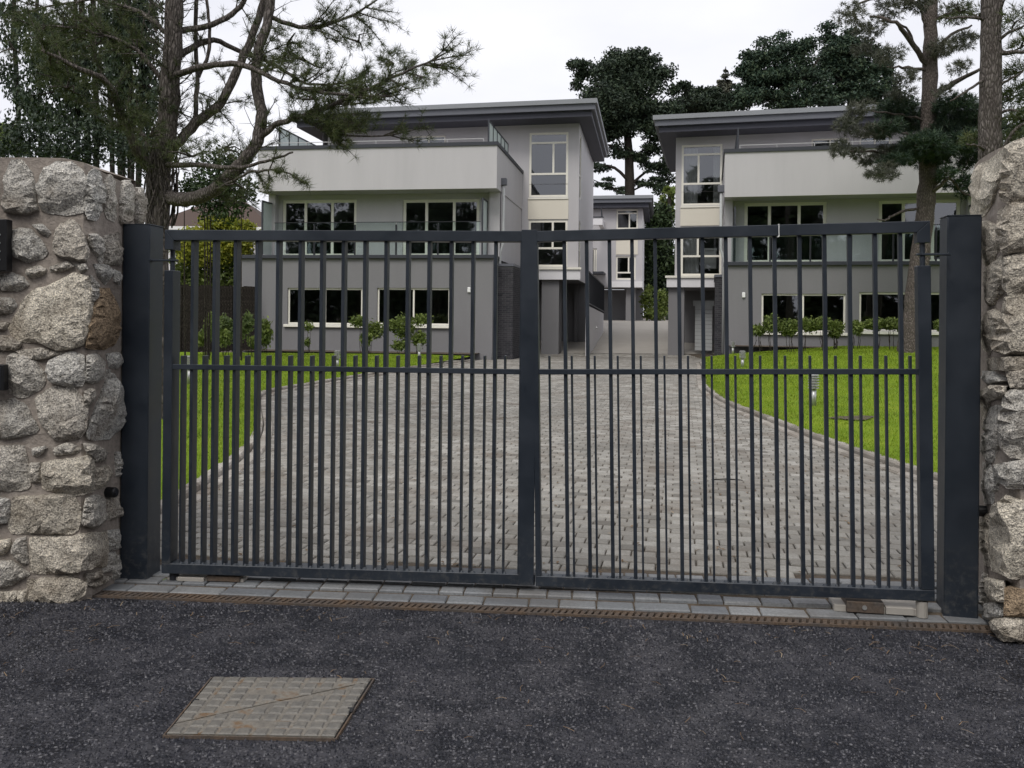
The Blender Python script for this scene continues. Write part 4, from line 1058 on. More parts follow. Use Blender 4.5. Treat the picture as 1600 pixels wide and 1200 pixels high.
# ---------------------------------------------------------------- far house up the ramp
f3=HF(1003,440,60,9.5); h3=fempty('house',f3); tag(h3,'distant small grey house at the top of the ramp between the two','house')
Z=lambda y,w=0,x=980: f3.zz(x,y,w)
U=lambda x,w=0: f3.u(x,w)
g3=1.0; s1=(U(962),U(996),Z(358),Z(327)); s2=(U(962),U(993),Z(437),Z(400))
holes_wall(U(915),U(1003),Z(450),Z(318),0,[s1,s2,(U(919),U(932),Z(431),Z(388))],.14).build('wall','render_light',h3)
window(h3,s1,0,[(0,1,.8,1),(0,.6,0,.8),(.6,1,0,.8)],.11,'stair_window'); window(h3,s2,0,[(0,.64,.3,1),(.64,1,.3,1),(0,1,0,.3)],.11,'stair_window')
window(h3,(U(919),U(932),Z(431),Z(388)),0,[(0,.7,0,1),(.7,1,0,1)],.10,'glazed_door')
MB().box((s1[0],-.04,s2[3]+.1),(s1[1],-.002,s1[2]-.1)).build('cream_panel','cream_panel',h3)
interior(h3,U(916),U(1002),Z(449),Z(322),.2,4)
MB().box((U(952),-.3,Z(449)),(U(1004),-.003,Z(440))).build('bay_band','render_white',h3)
side_wall(U(1003),0,10,Z(449),Z(318)).build('side_wall','render_white',h3)
MB().box((U(905),-2.6,Z(430)),(U(946),-.01,Z(427))).build('balcony_ledge','coping',h3)
p3=MB().box((U(905),-2.6,Z(357)),(U(944),-2.3,Z(346))); p3.box((U(944)-.3,-2.3,Z(357)),(U(944),-.005,Z(346))); p3.build('parapet','render_white',h3)
MB().box((U(904),-2.65,Z(346)),(U(944)+.05,-2.25,Z(344.5))).build('parapet_coping','coping',h3)
tr_=MB(); a_=U(944)-.1; tr_.tube([(a_,-2.4,Z(344)),(a_,-2.4,Z(330)),(a_,-.1,Z(330)-1.0)],.03,6); tr_.build('terrace_rail','coping',h3)
for (x0,x1,w0,w1) in ((952,956,0,.3),(978,993,.2,.9),(993,1003,5,5.5)):
    MB().box((U(x0,w0),w0,g3-1),(U(x1,w0),w1,Z(449.3))).build('pillar','render_grey',h3)
MB().quad((U(905),6,g3-1),(U(1003),6,g3-1),(U(1003),6,Z(449)),(U(905),6,Z(449))).build('undercroft_wall','render_grey',h3)
MB().quad((U(905),-.2,Z(449)+.02),(U(1003),-.2,Z(449)+.02),(U(1003),6,Z(449)+.02),(U(905),6,Z(449)+.02)).build('undercroft_soffit','render_grey',h3)
MB().box((U(905),0.01,g3-1),(U(942),.3,Z(449.4))).build('lower_wall','render_light',h3)
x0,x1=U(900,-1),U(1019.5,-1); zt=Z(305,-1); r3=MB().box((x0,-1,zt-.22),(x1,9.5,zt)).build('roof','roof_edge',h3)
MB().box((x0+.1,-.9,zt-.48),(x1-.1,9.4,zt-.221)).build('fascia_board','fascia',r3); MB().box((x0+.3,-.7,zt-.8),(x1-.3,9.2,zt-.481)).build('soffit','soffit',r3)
# white ramp wall with black railings beside the ramp
A_=G(917,551,-.2); A_=P(917,551,38.5); B_=P(943,513,48.5); rwl=empty('ramp_wall',A_); tag(rwl,'white rendered wall rising along the ramp beside the left house','wall')
ta=P(917,477,38.5); tb=P(943,490,48.5); dv=(B_-A_); nv=Vector((-dv.y,dv.x,0)).normalized()*.06
vs=[A_+Vector((0,0,-.8)),B_+Vector((0,0,-.8)),tb,ta]; vs=vs+[v+nv for v in vs]; MB().add([v-A_ for v in vs],[(0,1,2,3),(7,6,5,4),(3,2,6,7),(0,3,7,4),(1,5,6,2)]).build('wall_body','render_white',rwl)
MB().tube([ta-A_+(tb-ta)*.5+Vector((0,0,-.9)),ta-A_+(tb-ta)*.5+Vector((.06,0,-.9))],.06,8).build('light_fitting','brushed_steel',rwl)
rl=empty('railing',ta); tag(rl,'black metal railing on top of the white ramp wall','railing')
tt=tb-ta; n=26
for nm,z in (('bottom_rail',.12),('top_rail',1.55)): MB().tube([Vector((0,0,z)),tt+Vector((0,0,z))],.035,6).build(nm,'dark_metal',rl)
for i in range(n+1): p=tt*(i/n); MB().box((p.x-.03,p.y-.03,p.z+.02),(p.x+.03,p.y+.03,p.z+1.6)).build('baluster','dark_metal',rl)
# ---------------------------------------------------------------- brown roofed bungalow far left and dark board fence
o_=P(352,345,52); bg_=empty('bungalow',(o_.x,o_.y,0)); tag(bg_,'brown roofed bungalow glimpsed behind the yellow hedge on the left','house')
zr0=P(352,346,52).z-.4; zr1=P(345,314,52).z; 
MB().box((-4,-0,-.5),(2.4,6,zr0)).build('wall','render_white',bg_)
MB().add([(-4.8,-.6,zr0),(3.0,-.6,zr0),(3.0,6.6,zr0),(-4.8,6.6,zr0),(-1.8,3,zr1+.4),(.2,3,zr1+.4)],[(0,1,5,4),(1,2,5),(2,3,4,5),(3,0,4),(0,3,2,1)]).build('roof','roof_tile',bg_)
MB().box((-4.8,-.68,zr0-.18),(3.0,-.60,zr0+.02)).build('gutter','white_plastic',bg_)
fa,fb=P(262,500,31.5),P(400,500,34.0); fn=empty('board_fence',(fa.x,fa.y,0)); tag(fn,'dark wooden board fence behind the shrubs left of the left house','fence')
n=30; dvv=fb-fa; ang=math.atan2(dvv.y,dvv.x)
fme=MB().box((-.07,-.012,0),(.07,.012,2.5)).mesh('board'); fme.materials.append(MATS['bark_dark'])
for i in range(n):
    p=dvv*(i/n); o=bpy.data.objects.new('board',fme); COL.objects.link(o); o.parent=fn; o.location=(p.x,p.y,random.uniform(-.03,.03)+.05); o.rotation_euler=(0,0,ang)
for z in (.4,2.1):
    MB().tube([Vector((0,.04,z)),Vector((dvv.x,dvv.y+.04,z))],.03,4).build('fence_rail','bark_dark',fn)
# beds at the house feet
def wp(f,u,w): p=f.M@Vector((u,w,0)); return (p.x,p.y)
bed([wp(h1f,-10.2,-1.3),wp(h1f,-.6,-1.3),wp(h1f,-.6,.3),wp(h1f,-10.2,.3)],.085)
m=MB(); q=[wp(h2f,.2,-1.2),wp(h2f,13,-1.2),wp(h2f,13,.3),wp(h2f,.2,.3)]
bed(q,.50)
# ---------------------------------------------------------------- louvred bollard lights on the lawns
def bollard(px,py,h,side,label,z=None):
    d=20.0
    for _ in range(12):
        p=P(px,py,d); r=ray(px,py); zl_=float(lawn_z(p.x,p.y,side)) if z is None else z; d=(zl_-HC)/r.z
    p=P(px,py,d); root=empty('bollard_light',p); tag(root,label,'bollard light','louvred bollard lights on the lawns')
    H=h*d/F; R=.078
    MB().tube([(0,0,-.02),(0,0,H*.55)],R*.55,12).build('stem','brushed_steel',root,smooth=True)
    for i in range(5):
        z=H*(.56+.085*i); MB().tube([(0,0,z),(0,0,z+H*.018),(0,0,z+H*.045)],[R*1.15,R*1.15,R*.8],14).build('louvre','brushed_steel',root)
    MB().tube([(0,0,H*.55),(0,0,H*.97)],R*.6,12).build('lens','white_plastic',root); MB().tube([(0,0,H*.965),(0,0,H*.985),(0,0,H)],[R*1.1,R*1.1,R*.7],14).build('cap','brushed_steel',root)
bollard(1271,634,49,1,'nearest louvred steel bollard light standing on the right lawn')
bollard(1160,574,26,1,'louvred bollard light near the left tip of the right lawn, lower of two')
bollard(1145,553,20,1,'small louvred bollard light by the wall of the right house')
bollard(655,560,23,-1,'louvred bollard light in front of the bush at the left house')
bollard(527,575,27,-1,'louvred bollard light below the first window of the left house')
bollard(296,600,44,-1,'louvred bollard light on the left lawn seen between the first gate bars')
# ================================================================ vegetation
def needles_mesh(name,p,dr,k,L,w,spread=.75):
    """k needle triangles fanning out of every tuft point"""
    p=np.asarray(p,float); dr=np.asarray(dr,float); n=len(p)
    P_=np.repeat(p,k,0); D_=np.repeat(dr,k,0); m=len(P_)
    v=D_*.7+rng.normal(0,1,(m,3))*spread; v/=np.linalg.norm(v,axis=1)[:,None]
    ln=L*rng.uniform(.6,1.15,m)[:,None]; q=np.cross(v,rng.normal(0,1,(m,3))); q/=np.linalg.norm(q,axis=1)[:,None]+1e-9
    b=P_+rng.normal(0,.12*L,(m,3)); V=np.stack([b-q*w,b+q*w,b+v*ln],1).reshape(-1,3)
    return np_mesh(name,V,np.arange(len(V)).reshape(-1,3))
def cloud(clumps,n,size,shell=.55,stretch=(1,1,1)):
    """small leaf faces spread through a set of ellipsoid clumps"""
    C=np.array([c[0] for c in clumps],float); R=np.array([c[1] for c in clumps],float)
    wgt=(R[:,0]*R[:,1]*R[:,2])**.67; idx=rng.choice(len(C),n,p=wgt/wgt.sum())
    d=rng.normal(0,1,(n,3)); d/=np.linalg.norm(d,axis=1)[:,None]; r=rng.random(n)**.42*(1+.16*rng.normal(0,1,n))
    p=C[idx]+d*R[idx]*r[:,None]; s=size*rng.uniform(.5,1.3,n)[:,None]
    a=rng.normal(0,1,(n,3))+d*.3; a*=np.array(stretch); a/=np.linalg.norm(a,axis=1)[:,None]; b=np.cross(a,rng.normal(0,1,(n,3))); b/=np.linalg.norm(b,axis=1)[:,None]+1e-9
    V=np.stack([p-a*s,p-b*s*.45,p+a*s,p+b*s*.45],1).reshape(-1,3); return V
def cloud_obj(name,clumps,n,size,m,parent,off,shell=.55,stretch=(1,1,1)):
    V=cloud(clumps,n,size,shell,stretch)-np.array(off); return link_mesh(name,np_mesh(name,V,np.arange(len(V)).reshape(-1,4)),m,parent)
def rv(): v=rng.normal(0,1,3); return Vector(v/np.linalg.norm(v))
def catmull(pts,n=5):
    pts=[Vector(p) for p in pts]; out=[]
    for i in range(len(pts)-1):
        p0=pts[max(i-1,0)];p1=pts[i];p2=pts[i+1];p3=pts[min(i+2,len(pts)-1)]
        for k in range(n):
            t=k/n; out.append(.5*((2*p1)+(p2-p0)*t+(2*p0-5*p1+4*p2-p3)*t*t+(3*p1-p0-3*p2+p3)*t**3))
    out.append(pts[-1]); return out
class Pine:
    def __init__(s,name,label,base,bark='bark'):
        s.root=empty(name,base); s.off=Vector(base); tag(s.root,label,'tree'); s.w=MB(); s.bark=bark; s.tp=[];s.td=[]
    def limb(s,pts,r0,r1,n=7,wob=0.0,sub=5):
        c=catmull(pts,sub); m=len(c)
        if wob: c=[p+rv()*wob*(0 if i in (0,) else 1) for i,p in enumerate(c)]
        s.w.tube(c,[(r0+(r1-r0)*i/(m-1))*(1+random.uniform(-.06,.06)) for i in range(m)],n); return c
    def twigs(s,c,t0,t1,count,L,up=.2,leafy=1.0,dirb=None,r=.012,sub=3,step=.10,droop=0.0):
        m=len(c)
        for _ in range(count):
            t=random.uniform(t0,t1); i=min(int(t*(m-1)),m-2); p=c[i].lerp(c[i+1],t*(m-1)-i); ax=(c[i+1]-c[i]).normalized()
            d=(ax*random.uniform(.2,.9)+rv()*.8+Vector((0,0,up))+(dirb or Vector((0,0,0)))).normalized(); l=L*random.uniform(.5,1.15)
            pts=[p,p+d*l*.5+rv()*l*.08,p+d*l+Vector((0,0,(up-droop)*l*.35))+rv()*l*.1]; s.w.tube(pts,[r,r*.7,r*.35],4,False)
            s.tufts_on(pts,.35,step,leafy)
            for _ in range(sub):
                q=random.uniform(.25,1); b=pts[0].lerp(pts[1],q*2) if q<.5 else pts[1].lerp(pts[2],q*2-1); d2=(d*.6+rv()*.75+Vector((0,0,up*.7-droop))).normalized(); l2=l*random.uniform(.25,.5)
                p2=[b,b+d2*l2]; s.w.tube(p2,[r*.5,r*.25],3,False); s.tufts_on(p2,.2,step,leafy)
    def tufts_on(s,pts,t0,step,leafy):
        for a,b in zip(pts[:-1],pts[1:]):
            L=(b-a).length; n=max(1,int(L/step))
            for k in range(n+1):
                t=k/n
                if a is pts[0] and len(pts)>2 and t<t0: continue
                if random.random()>leafy: continue
                s.tp.append(tuple(a.lerp(b,t)-s.off)); s.td.append(tuple((b-a).normalized()+Vector((0,0,.25))))
    def clump(s,c,R,n,twig=True):
        """a foliage pad: short twigs radiating from c, tufts at their ends"""
        c=Vector(c)
        for _ in range(n):
            d=rv(); q=c+Vector((d.x*R[0],d.y*R[1],d.z*R[2]))*random.uniform(.35,1.05); s.tp.append(tuple(q-s.off)); s.td.append(tuple((d+Vector((0,0,.6))).normalized()))
        if twig:
            for _ in range(max(3,n//14)):
                d=rv(); q=c+Vector((d.x*R[0],d.y*R[1],d.z*R[2]))*.9; s.w.tube([c-Vector((0,0,R[2]*.3)),c.lerp(q,.5)+rv()*.05,q],[.02,.012,.006],3,False)
    def done(s,k,L,w,m,spread=.75):
        s.w.build('trunk',s.bark,s.root,smooth=True,off=s.off)
        if s.tp: link_mesh('crown',needles_mesh('crown',s.tp,s.td,k,L,w,spread),m,s.root)
        return s.root
# ---------------------------------------------------------------- big leaning pine behind the left wall
d0=12.0; B=P(246,640,d0); B.z=0
t=Pine('pine_tree','big many-limbed pine rising behind the left stone wall',B,'bark')
Q=lambda x,y,dd=0: P(x,y,d0+dd)
tr=t.limb([B-Vector((0,0,.2)),Q(243,450),Q(246,345),Q(250,270),Q(262,190),Q(268,100),Q(272,0),Q(276,-130)],.175,.11,12,.012)
# shaggy ivy stems on the lower trunk
for k in range(26):
    a=random.uniform(0,6.28); pts=[]
    for j in range(7):
        y=355-22*j+random.uniform(-5,5); cx=248+ (j*1.2); rr=.215+.03*math.sin(j+k); a+=random.uniform(-.35,.35); p=Q(cx,y); pts.append(p+Vector((math.cos(a)*rr,math.sin(a)*rr*.9,0)))
    t.w.tube(pts,[.012,.014,.013,.012,.01,.009,.006],4,False)
A_l=t.limb([Q(256,308),Q(290,312,-.3),Q(328,301,-.6),Q(372,262,-.8),Q(402,219,-.8),Q(409,175,-.7),Q(400,122,-.6),Q(405,79,-.6),Q(420,26,-.5),Q(426,-40,-.5)],.10,.055,9,.01)
B_l=t.limb([Q(270,232),Q(306,192,.2),Q(345,162,.3),Q(372,105,.3),Q(394,57,.3),Q(416,-10,.3)],.075,.05,8,.01)
C_l=t.limb([Q(244,275),Q(214,236,-.3),Q(188,175,-.6),Q(166,127,-.9),Q(118,105,-1.2),Q(66,79,-1.4)],.075,.02,7,.012)
D_l=t.limb([Q(268,118),Q(324,103,-.5),Q(385,103,-.9),Q(437,127,-1.2),Q(503,144,-1.4),Q(612,150,-1.5)],.05,.012,6,.012)
E_l=t.limb([Q(268,95),Q(324,63,.4),Q(372,79,.6),Q(420,96,.5),Q(481,131,.3),Q(560,128,.2)],.05,.012,6,.012)
F_l=t.limb([Q(404,216,-.8),Q(430,196,-.9),Q(464,184,-1.1),Q(525,162,-1.3),Q(612,122,-1.5),Q(691,86,-1.6)],.045,.01,6,.012)
F2=t.limb([Q(470,182,-1.1),Q(500,200,-1.2),Q(545,212,-1.2),Q(620,210,-1.2)],.022,.008,5,.01)
G_l=t.limb([Q(420,26,-.5),Q(481,44,-.2),Q(547,26,.1),Q(600,-8,.3)],.035,.01,6,.012)
H_l=t.limb([Q(262,258,-.2),Q(310,258,-.7),Q(367,262,-1.2),Q(415,252,-1.4),Q(459,238,-1.5)],.04,.012,6,.01)
J_l=t.limb([Q(268,50),Q(332,39,.3),Q(376,9,.4),Q(390,-30,.4)],.045,.03,6,.01)
K_l=t.limb([Q(304,194,.2),Q(308,120,.3),Q(306,50,.4),Q(309,-20,.4)],.035,.03,6,.01)
L_l=t.limb([Q(310,120,.3),Q(325,85,.3),Q(327,40,.3),Q(320,-20,.3)],.03,.022,6,.01)
M_l=t.limb([Q(265,140),Q(215,80,-.2),Q(160,55,-.5),Q(90,40,-.7)],.04,.012,6,.012)
N_l=t.limb([Q(268,60),Q(220,20,.2),Q(140,0,.3),Q(40,20,.3)],.04,.012,6,.012)
O_l=t.limb([Q(244,262),Q(226,215,.3),Q(200,200,.4),Q(170,196,.5)],.04,.012,6,.012)
P_l=t.limb([Q(330,300,-.6),Q(360,285,-1.0),Q(395,268,-1.4),Q(440,268,-1.7),Q(468,280,-1.8)],.025,.007,5,.012)
R1=Vector((1,0,0))
t.twigs(D_l,.40,1,20,.55,.12,.95,R1*.6); t.twigs(E_l,.40,1,20,.5,.15,.95,R1*.6); t.twigs(F_l,.30,1,32,.5,.12,.98,R1*.6); t.twigs(F2,.1,1,20,.38,.02,.98,R1*.7)
t.twigs(G_l,.25,1,22,.5,.1,.92,R1*.5); t.twigs(P_l,.5,1,7,.22,-.1,.9); t.twigs(C_l,.25,1,24,.5,.15,.95); t.twigs(M_l,.25,1,22,.55,.1,.95); t.twigs(N_l,.2,1,22,.55,.0,.95)
t.twigs(O_l,.3,1,12,.35,.1,.9); t.twigs(J_l,.3,1,10,.4,.1,.6); t.twigs(A_l,.2,.5,12,.4,.1,.75); t.twigs(A_l,.5,1,10,.45,.0,.45,R1*.4); t.twigs(B_l,.15,.6,12,.4,.0,.6); t.twigs(tr,.50,.95,34,.7,.0,.25)
t.twigs(tr,.4,.62,24,.4,.1,.6); t.twigs(K_l,.1,.9,8,.4,.0,.4)
for (x,y,rx,ry,n) in ((150,62,46,26,110),(105,130,42,26,90),(60,40,50,24,80),(90,92,38,22,80),(545,188,60,13,90),(490,150,40,16,45),(575,135,50,18,70),(480,90,45,20,40),(560,60,40,18,26),(615,95,35,16,40),(300,238,45,20,70),(350,225,35,22,40),(380,290,35,14,30),(235,205,30,24,60),(450,60,40,20,28),(660,118,26,10,30),(20,70,30,20,40)):
    t.clump(Q(x,y,random.uniform(-.9,.2)),(rx*d0/F,.5,ry*d0/F),int(n*(1.7 if x>420 else .85)))
t.twigs(tr,.40,.98,70,.5,.05,.04,None,.008,4)
t.twigs(A_l,.3,.95,16,.4,.0,.15,None,.007,3)
t.done(20,.11,.0030,'needles',.65)
# ---------------------------------------------------------------- dark conifers with thin stems behind it
def thin_conifer(px,d,label,stems,clumps,n,m='needles_dark',bark='bark_dark',size=.13,stretch=(.5,.5,1.6)):
    b=P(px,600,d); b.z=-.1; root=empty('conifer_tree',b); tag(root,label,'tree','dark conifers behind the left wall'); w=MB()
    for (x0,x1,r) in stems: w.tube(catmull([Vector((P(x0,420,d).x,b.y,-.2)),P(x0,330,d),P((x0+x1)/2+3,180,d+.1),P(x1,40,d),P(x1+2,-120,d)],3),[r]*10+[r*.8]*3,7)
    for (x,y,rx,ry) in clumps:      # side branches reach into the foliage
        sx=min(stems,key=lambda s_:abs(s_[0]-x)); w.tube([P(sx[1],y-10,d),P((sx[1]+x)/2,y-6,d-.2),P(x,y,d-.3)],[.03,.02,.01],4,False)
    w.build('trunk',bark,root,smooth=True,off=b)
    cl=[((*P(x+random.uniform(-.5,.5)*rx,y+random.uniform(-.5,.7)*ry,d+random.uniform(-.8,.8)),),(rx*q*d/F,.6,ry*q*1.2*d/F)) for x,y,rx,ry in clumps for q in (1.1,.8,.8,.6)]
    cloud_obj('crown',cl,n,size,m,root,b,.3,stretch); return root
thin_conifer(140,19,'dark drooping conifer left of the big pine, three bare stems below',[(137,128,.07),(150,146,.06),(120,118,.05)],[(95,75,30,36),(70,120,24,30),(130,60,30,34),(110,130,26,26),(60,95,20,24),(150,110,20,28),(80,48,26,18),(125,150,14,20),(48,150,14,30),(58,175,14,24),(100,180,26,26),(140,185,22,30)],8500,'needles_dark','bark_dark',.06)
thin_conifer(200,18,'dark conifer directly left of the pine trunk with close-set bare stems',[(190,182,.08),(204,200,.07),(215,222,.06),(176,165,.05)],[(205,40,30,40),(180,90,22,34),(225,80,20,40),(195,140,20,30),(240,140,18,40),(215,185,16,22),(172,30,24,26),(230,20,26,26),(190,215,22,28),(230,225,16,26)],8500,'needles_dark','bark_dark',.06)
thin_conifer(45,22,'sparse dark conifer nearest the left picture edge',[(30,22,.06),(62,58,.05)],[(20,60,30,20),(40,30,40,18),(10,110,24,18),(30,150,16,16),(5,20,20,20),(60,190,22,26),(20,200,18,20)],3500,'needles_dark','bark_dark',.06)
def shrub(name,label,cat,clumps,d,n,size,m,group=None,stems=6,zb=0.0,stretch=(1,1,1),shell=.35,base=None,stemr=.012):
    c0=clumps[0]; b=P(c0[0],c0[1],d); b.z=zb; root=empty(name,b); tag(root,label,cat,group); w=MB()
    for (x,y,rx,ry) in clumps:
        for _ in range(max(1,stems//len(clumps))):
            p=P(x+random.uniform(-rx,rx)*.6,y+random.uniform(.3,.9)*ry,d); w.tube([Vector((p.x+random.uniform(-.1,.1),b.y+random.uniform(-.1,.1),zb-.05)),(Vector((p.x,b.y,zb))+p)/2+rv()*.05,p],[stemr,stemr*.8,stemr*.4],5,False)
    w.build('stem','bark_dark',root,off=b)
    cl=[((*P(x,y,d+random.uniform(-.25,.25)),),(rx*d/F,max(.25,rx*d/F*.7),ry*d/F)) for x,y,rx,ry in clumps]
    cloud_obj('foliage',cl,n,size,m,root,b,shell,stretch); return root
# hedge and bushes left of the left house
shrub('hedge_bush','yellow-green bush in front of the brown roof','bush',[(345,350,34,14),(380,358,22,14),(320,372,26,18),(365,380,34,16)],36,6500,.09,'leaf_yellow',None,8)
shrub('hedge_bush','dark green tall bush filling the gap behind the left gate hinge','bush',[(300,395,26,36),(335,415,34,34),(370,405,28,36),(285,430,18,34),(325,445,40,22),(380,440,22,26)],36.5,14000,.085,'leaf_green',None,10)
shrub('hedge_bush','mid green bush just behind the top rail at the left hinge','bush',[(295,385,26,30),(330,395,30,22),(370,392,24,18)],35.8,2600,.08,'leaf_yellow',None,4)
shrub('bank_tree','pale tree crown between the big pine and the left house','tree',[(345,325,40,24),(330,288,46,26),(372,300,36,30),(345,255,40,26),(300,300,30,26)],26,4200,.075,'leaf_dark',None,5,stemr=.03)
shrub('bank_tree','pale yellow-green tree top over the left wall at the picture edge','tree',[(8,215,22,22),(30,232,16,12),(-20,225,30,24)],30,3500,.10,'leaf_pale',None,6,stemr=.06)
shrub('hedge_bush','dark low bushes rising just behind the left wall coping','bush',[(50,215,34,36),(105,222,30,34),(150,215,26,44),(10,232,30,20),(195,235,26,40),(80,240,50,20),(130,245,40,24),(225,250,16,34)],15,6500,.038,'needles_dark',None,8,stemr=.02)
shrub('garden_shrub','leafy fern-like shrub at the left corner of the left house','shrub',[(412,520,13,22),(398,535,10,10)],30.5,1700,.07,'leaf_green',None,8,stretch=(.6,.6,1.6))
shrub('garden_shrub','bright upright fern at the far left behind the lawn','shrub',[(330,512,12,22),(350,528,10,14),(315,530,9,12)],27.5,1500,.06,'leaf_green',None,8,stretch=(.6,.6,1.6))
shrub('garden_shrub','low dark shrub under the board fence on the left','shrub',[(372,520,14,18),(388,505,9,16),(352,510,12,18)],28.0,1500,.07,'leaf_pale',None,6)
shrub('garden_shrub','small spindly shrub under the first window of the left house','shrub',[(482,510,8,9),(480,535,5,8)],31.2,300,.065,'leaf_green',None,4)
shrub('garden_shrub','bushy green shrub below the gap between the two ground floor windows','shrub',[(560,502,14,10),(585,515,16,14),(572,530,10,12),(610,508,12,9)],31.0,2000,.065,'leaf_green',None,8)
shrub('garden_shrub','bushy green shrub against the second window of the left house','shrub',[(632,512,18,20),(660,500,16,9),(655,530,12,14),(625,540,14,8)],31.0,2600,.065,'leaf_green',None,8)
RB=[(1185,516,11,8),(1206,507,12,14),(1232,512,18,13),(1262,508,18,11),(1288,505,11,10),(1305,520,9,8),(1308,512,9,11),(1338,512,10,11),(1366,507,15,9),(1392,506,14,9),(1412,512,9,9),(1472,508,10,10)]
lbl=['leftmost low shrub at the foot of the right house','tall leafy shrub at the left end of the right house planting','broad shrub under the first window of the right house, left part','broad shrub under the first window of the right house, middle part','shrub under the right end of the first window of the right house','thin stemmed low shrub between the two windows of the right house','leafy shrub between the two windows of the right house','small shrub left under the second window of the right house','shrub under the second window just left of the pine trunk','rounded shrub beside the foot of the right pine','little shrub half hidden behind the right pine trunk','shrub right of the right pine seen beside the gate stile']
for q,l in zip(RB,lbl): shrub('garden_shrub',l,'shrub',[q],29.4-.0035*(q[0]-1185),500+int(q[2]*q[3]*3.5),.06,'leaf_green','shrubs along the right house',4,.45)
shrub('garden_shrub','yellow-green shrub at the top of the ramp between the houses','shrub',[(1010,470,10,16),(1022,490,18,12),(1035,470,10,18),(1014,455,7,10)],62,2500,.14,'leaf_green',None,6,.9)
shrub('hedge_bush','tall dark hedge closing the gap between the houses','hedge',[(1022,380,24,50),(1040,420,22,50),(1015,440,18,40),(1035,350,20,34),(1050,470,16,30)],70,9000,.22,'leaf_dark',None,6,.8,stemr=.05)
# ---------------------------------------------------------------- pines in front of the right house
d1=27.5; B=P(1424,549,d1)
t=Pine('pine_tree','tall slender pine with pinkish trunk standing on the right lawn',B,'bark_pink'); Q=lambda x,y,dd=0: P(x,y,d1+dd)
tr=t.limb([B-Vector((0,0,.3)),Q(1425,520),Q(1433,440),Q(1441,370),Q(1448,300),Q(1451,220),Q(1453,120),Q(1454,40),Q(1455,-60),Q(1456,-160)],.34,.17,14,.02)
t.limb([B-Vector((0,0,.3)),Q(1424,540),Q(1426,505),Q(1431,455)],.46,.28,12,.02)
for pts,r in (([(1444,322),(1400,335),(1383,344),(1370,343)],.05),([(1448,305),(1475,285),(1500,262)],.09),([(1452,296),(1478,278),(1505,300),(1520,308)],.06),([(1450,225),(1420,210),(1400,205)],.07),([(1450,215),(1400,236),(1340,236),(1318,240)],.06),
   ([(1454,110),(1420,60),(1400,36),(1360,25)],.10),([(1454,108),(1430,70),(1410,40),(1372,32)],.06),([(1454,100),(1480,60),(1520,40)],.08),([(1452,152),(1490,130),(1530,108)],.12),([(1452,110),(1410,105),(1385,106)],.06),([(1455,20),(1400,-5),(1340,5)],.08),([(1455,30),(1500,20),(1530,26)],.07),([(1453,60),(1440,20),(1432,-20)],.07),([(1452,190),(1410,180),(1350,172)],.05)):
    t.limb([Q(x,y,-.5*i*random.uniform(.3,1.2)) for i,(x,y) in enumerate(pts)],r,r*.35,6,.03)
for (x,y,rx,ry,n) in ((1400,170,26,16,150),(1430,190,26,14,130),(1385,200,18,12,80),(1440,225,28,16,170),(1415,240,26,14,150),(1465,205,20,16,110),(1455,250,22,10,90),(1490,165,24,14,120),(1515,185,20,18,120),(1500,220,26,16,150),(1470,240,20,10,80),(1525,235,14,12,70),(1395,252,18,8,50),(1480,270,14,7,30),
   (1510,255,12,10,45),(1500,285,12,12,45),(1515,300,8,8,25)): t.clump(Q(x,y,random.uniform(-1.2,1.0)),(rx*d1/F*1.1,.9,ry*d1/F*1.1),int(n*1.7))
t.done(18,.19,.011,'needles_blue',.75)
# its greyer outer sprays
t2p=[];t2d=[]
def spray(c,R,n):
    for _ in range(n):
        d=rv(); q=Vector(c)+Vector((d.x*R[0],d.y*R[1],d.z*R[2]))*random.random()**.4; t2p.append(tuple(q-B)); t2d.append(tuple(d))
for (x,y,rx,ry,n) in ((1320,195,14,14,40),(1312,232,12,12,40),(1345,168,20,8,40),(1335,182,12,8,30),(1357,250,12,8,34),(1380,236,14,10,36),(1350,205,16,10,36),(1335,240,14,8,30),(1365,270,10,8,26),(1385,262,10,9,34),(1388,276,8,6,20),(1330,20,24,16,60),(1360,45,26,14,60),(1395,10,26,20,80),(1350,75,22,10,40),(1390,85,24,14,50),(1415,120,20,10,40),(1470,75,22,12,70),(1505,65,20,12,60),(1490,20,26,18,70),(1440,0,26,16,70),(1410,145,22,8,34),(1500,105,18,8,30),(1475,140,14,8,24),(1370,206,12,8,28)):
    spray(P(x,y,d1-1.0+random.uniform(-.8,.8)),(rx*d1/F,.6,ry*d1/F),int(n*1.6))
link_mesh('outer_sprays',needles_mesh('outer_sprays',t2p,t2d,15,.17,.010,.9),'needles_grey',t.root)
d2=14.0; B=P(1548,600,d2); B.z=.1
t=Pine('pine_tree','thick grey-brown pine trunk rising behind the right stone wall',B,'bark'); Q=lambda x,y,dd=0: P(x,y,d2+dd)
t.limb([B-Vector((0,0,.2)),Q(1545,300),Q(1547,200),Q(1548,100),Q(1549,0),Q(1550,-150)],.18,.155,12,.008)
for pts,r in (([(1545,215),(1560,240),(1590,200),(1620,190)],.05),([(1550,140),(1575,125),(1600,112)],.03),([(1550,80),(1570,55),(1600,40)],.04),([(1552,82),(1580,82),(1620,80)],.05),([(1540,240),(1530,228),(1510,226)],.03),([(1548,45),(1566,10),(1575,-20)],.025),([(1552,180),(1580,172),(1610,178)],.03),([(1540,30),(1510,28),(1475,28)],.03),([(1545,120),(1515,140),(1485,158)],.03)):
    t.limb([Q(x,y,-.2*i) for i,(x,y) in enumerate(pts)],r,r*.4,6,.012)
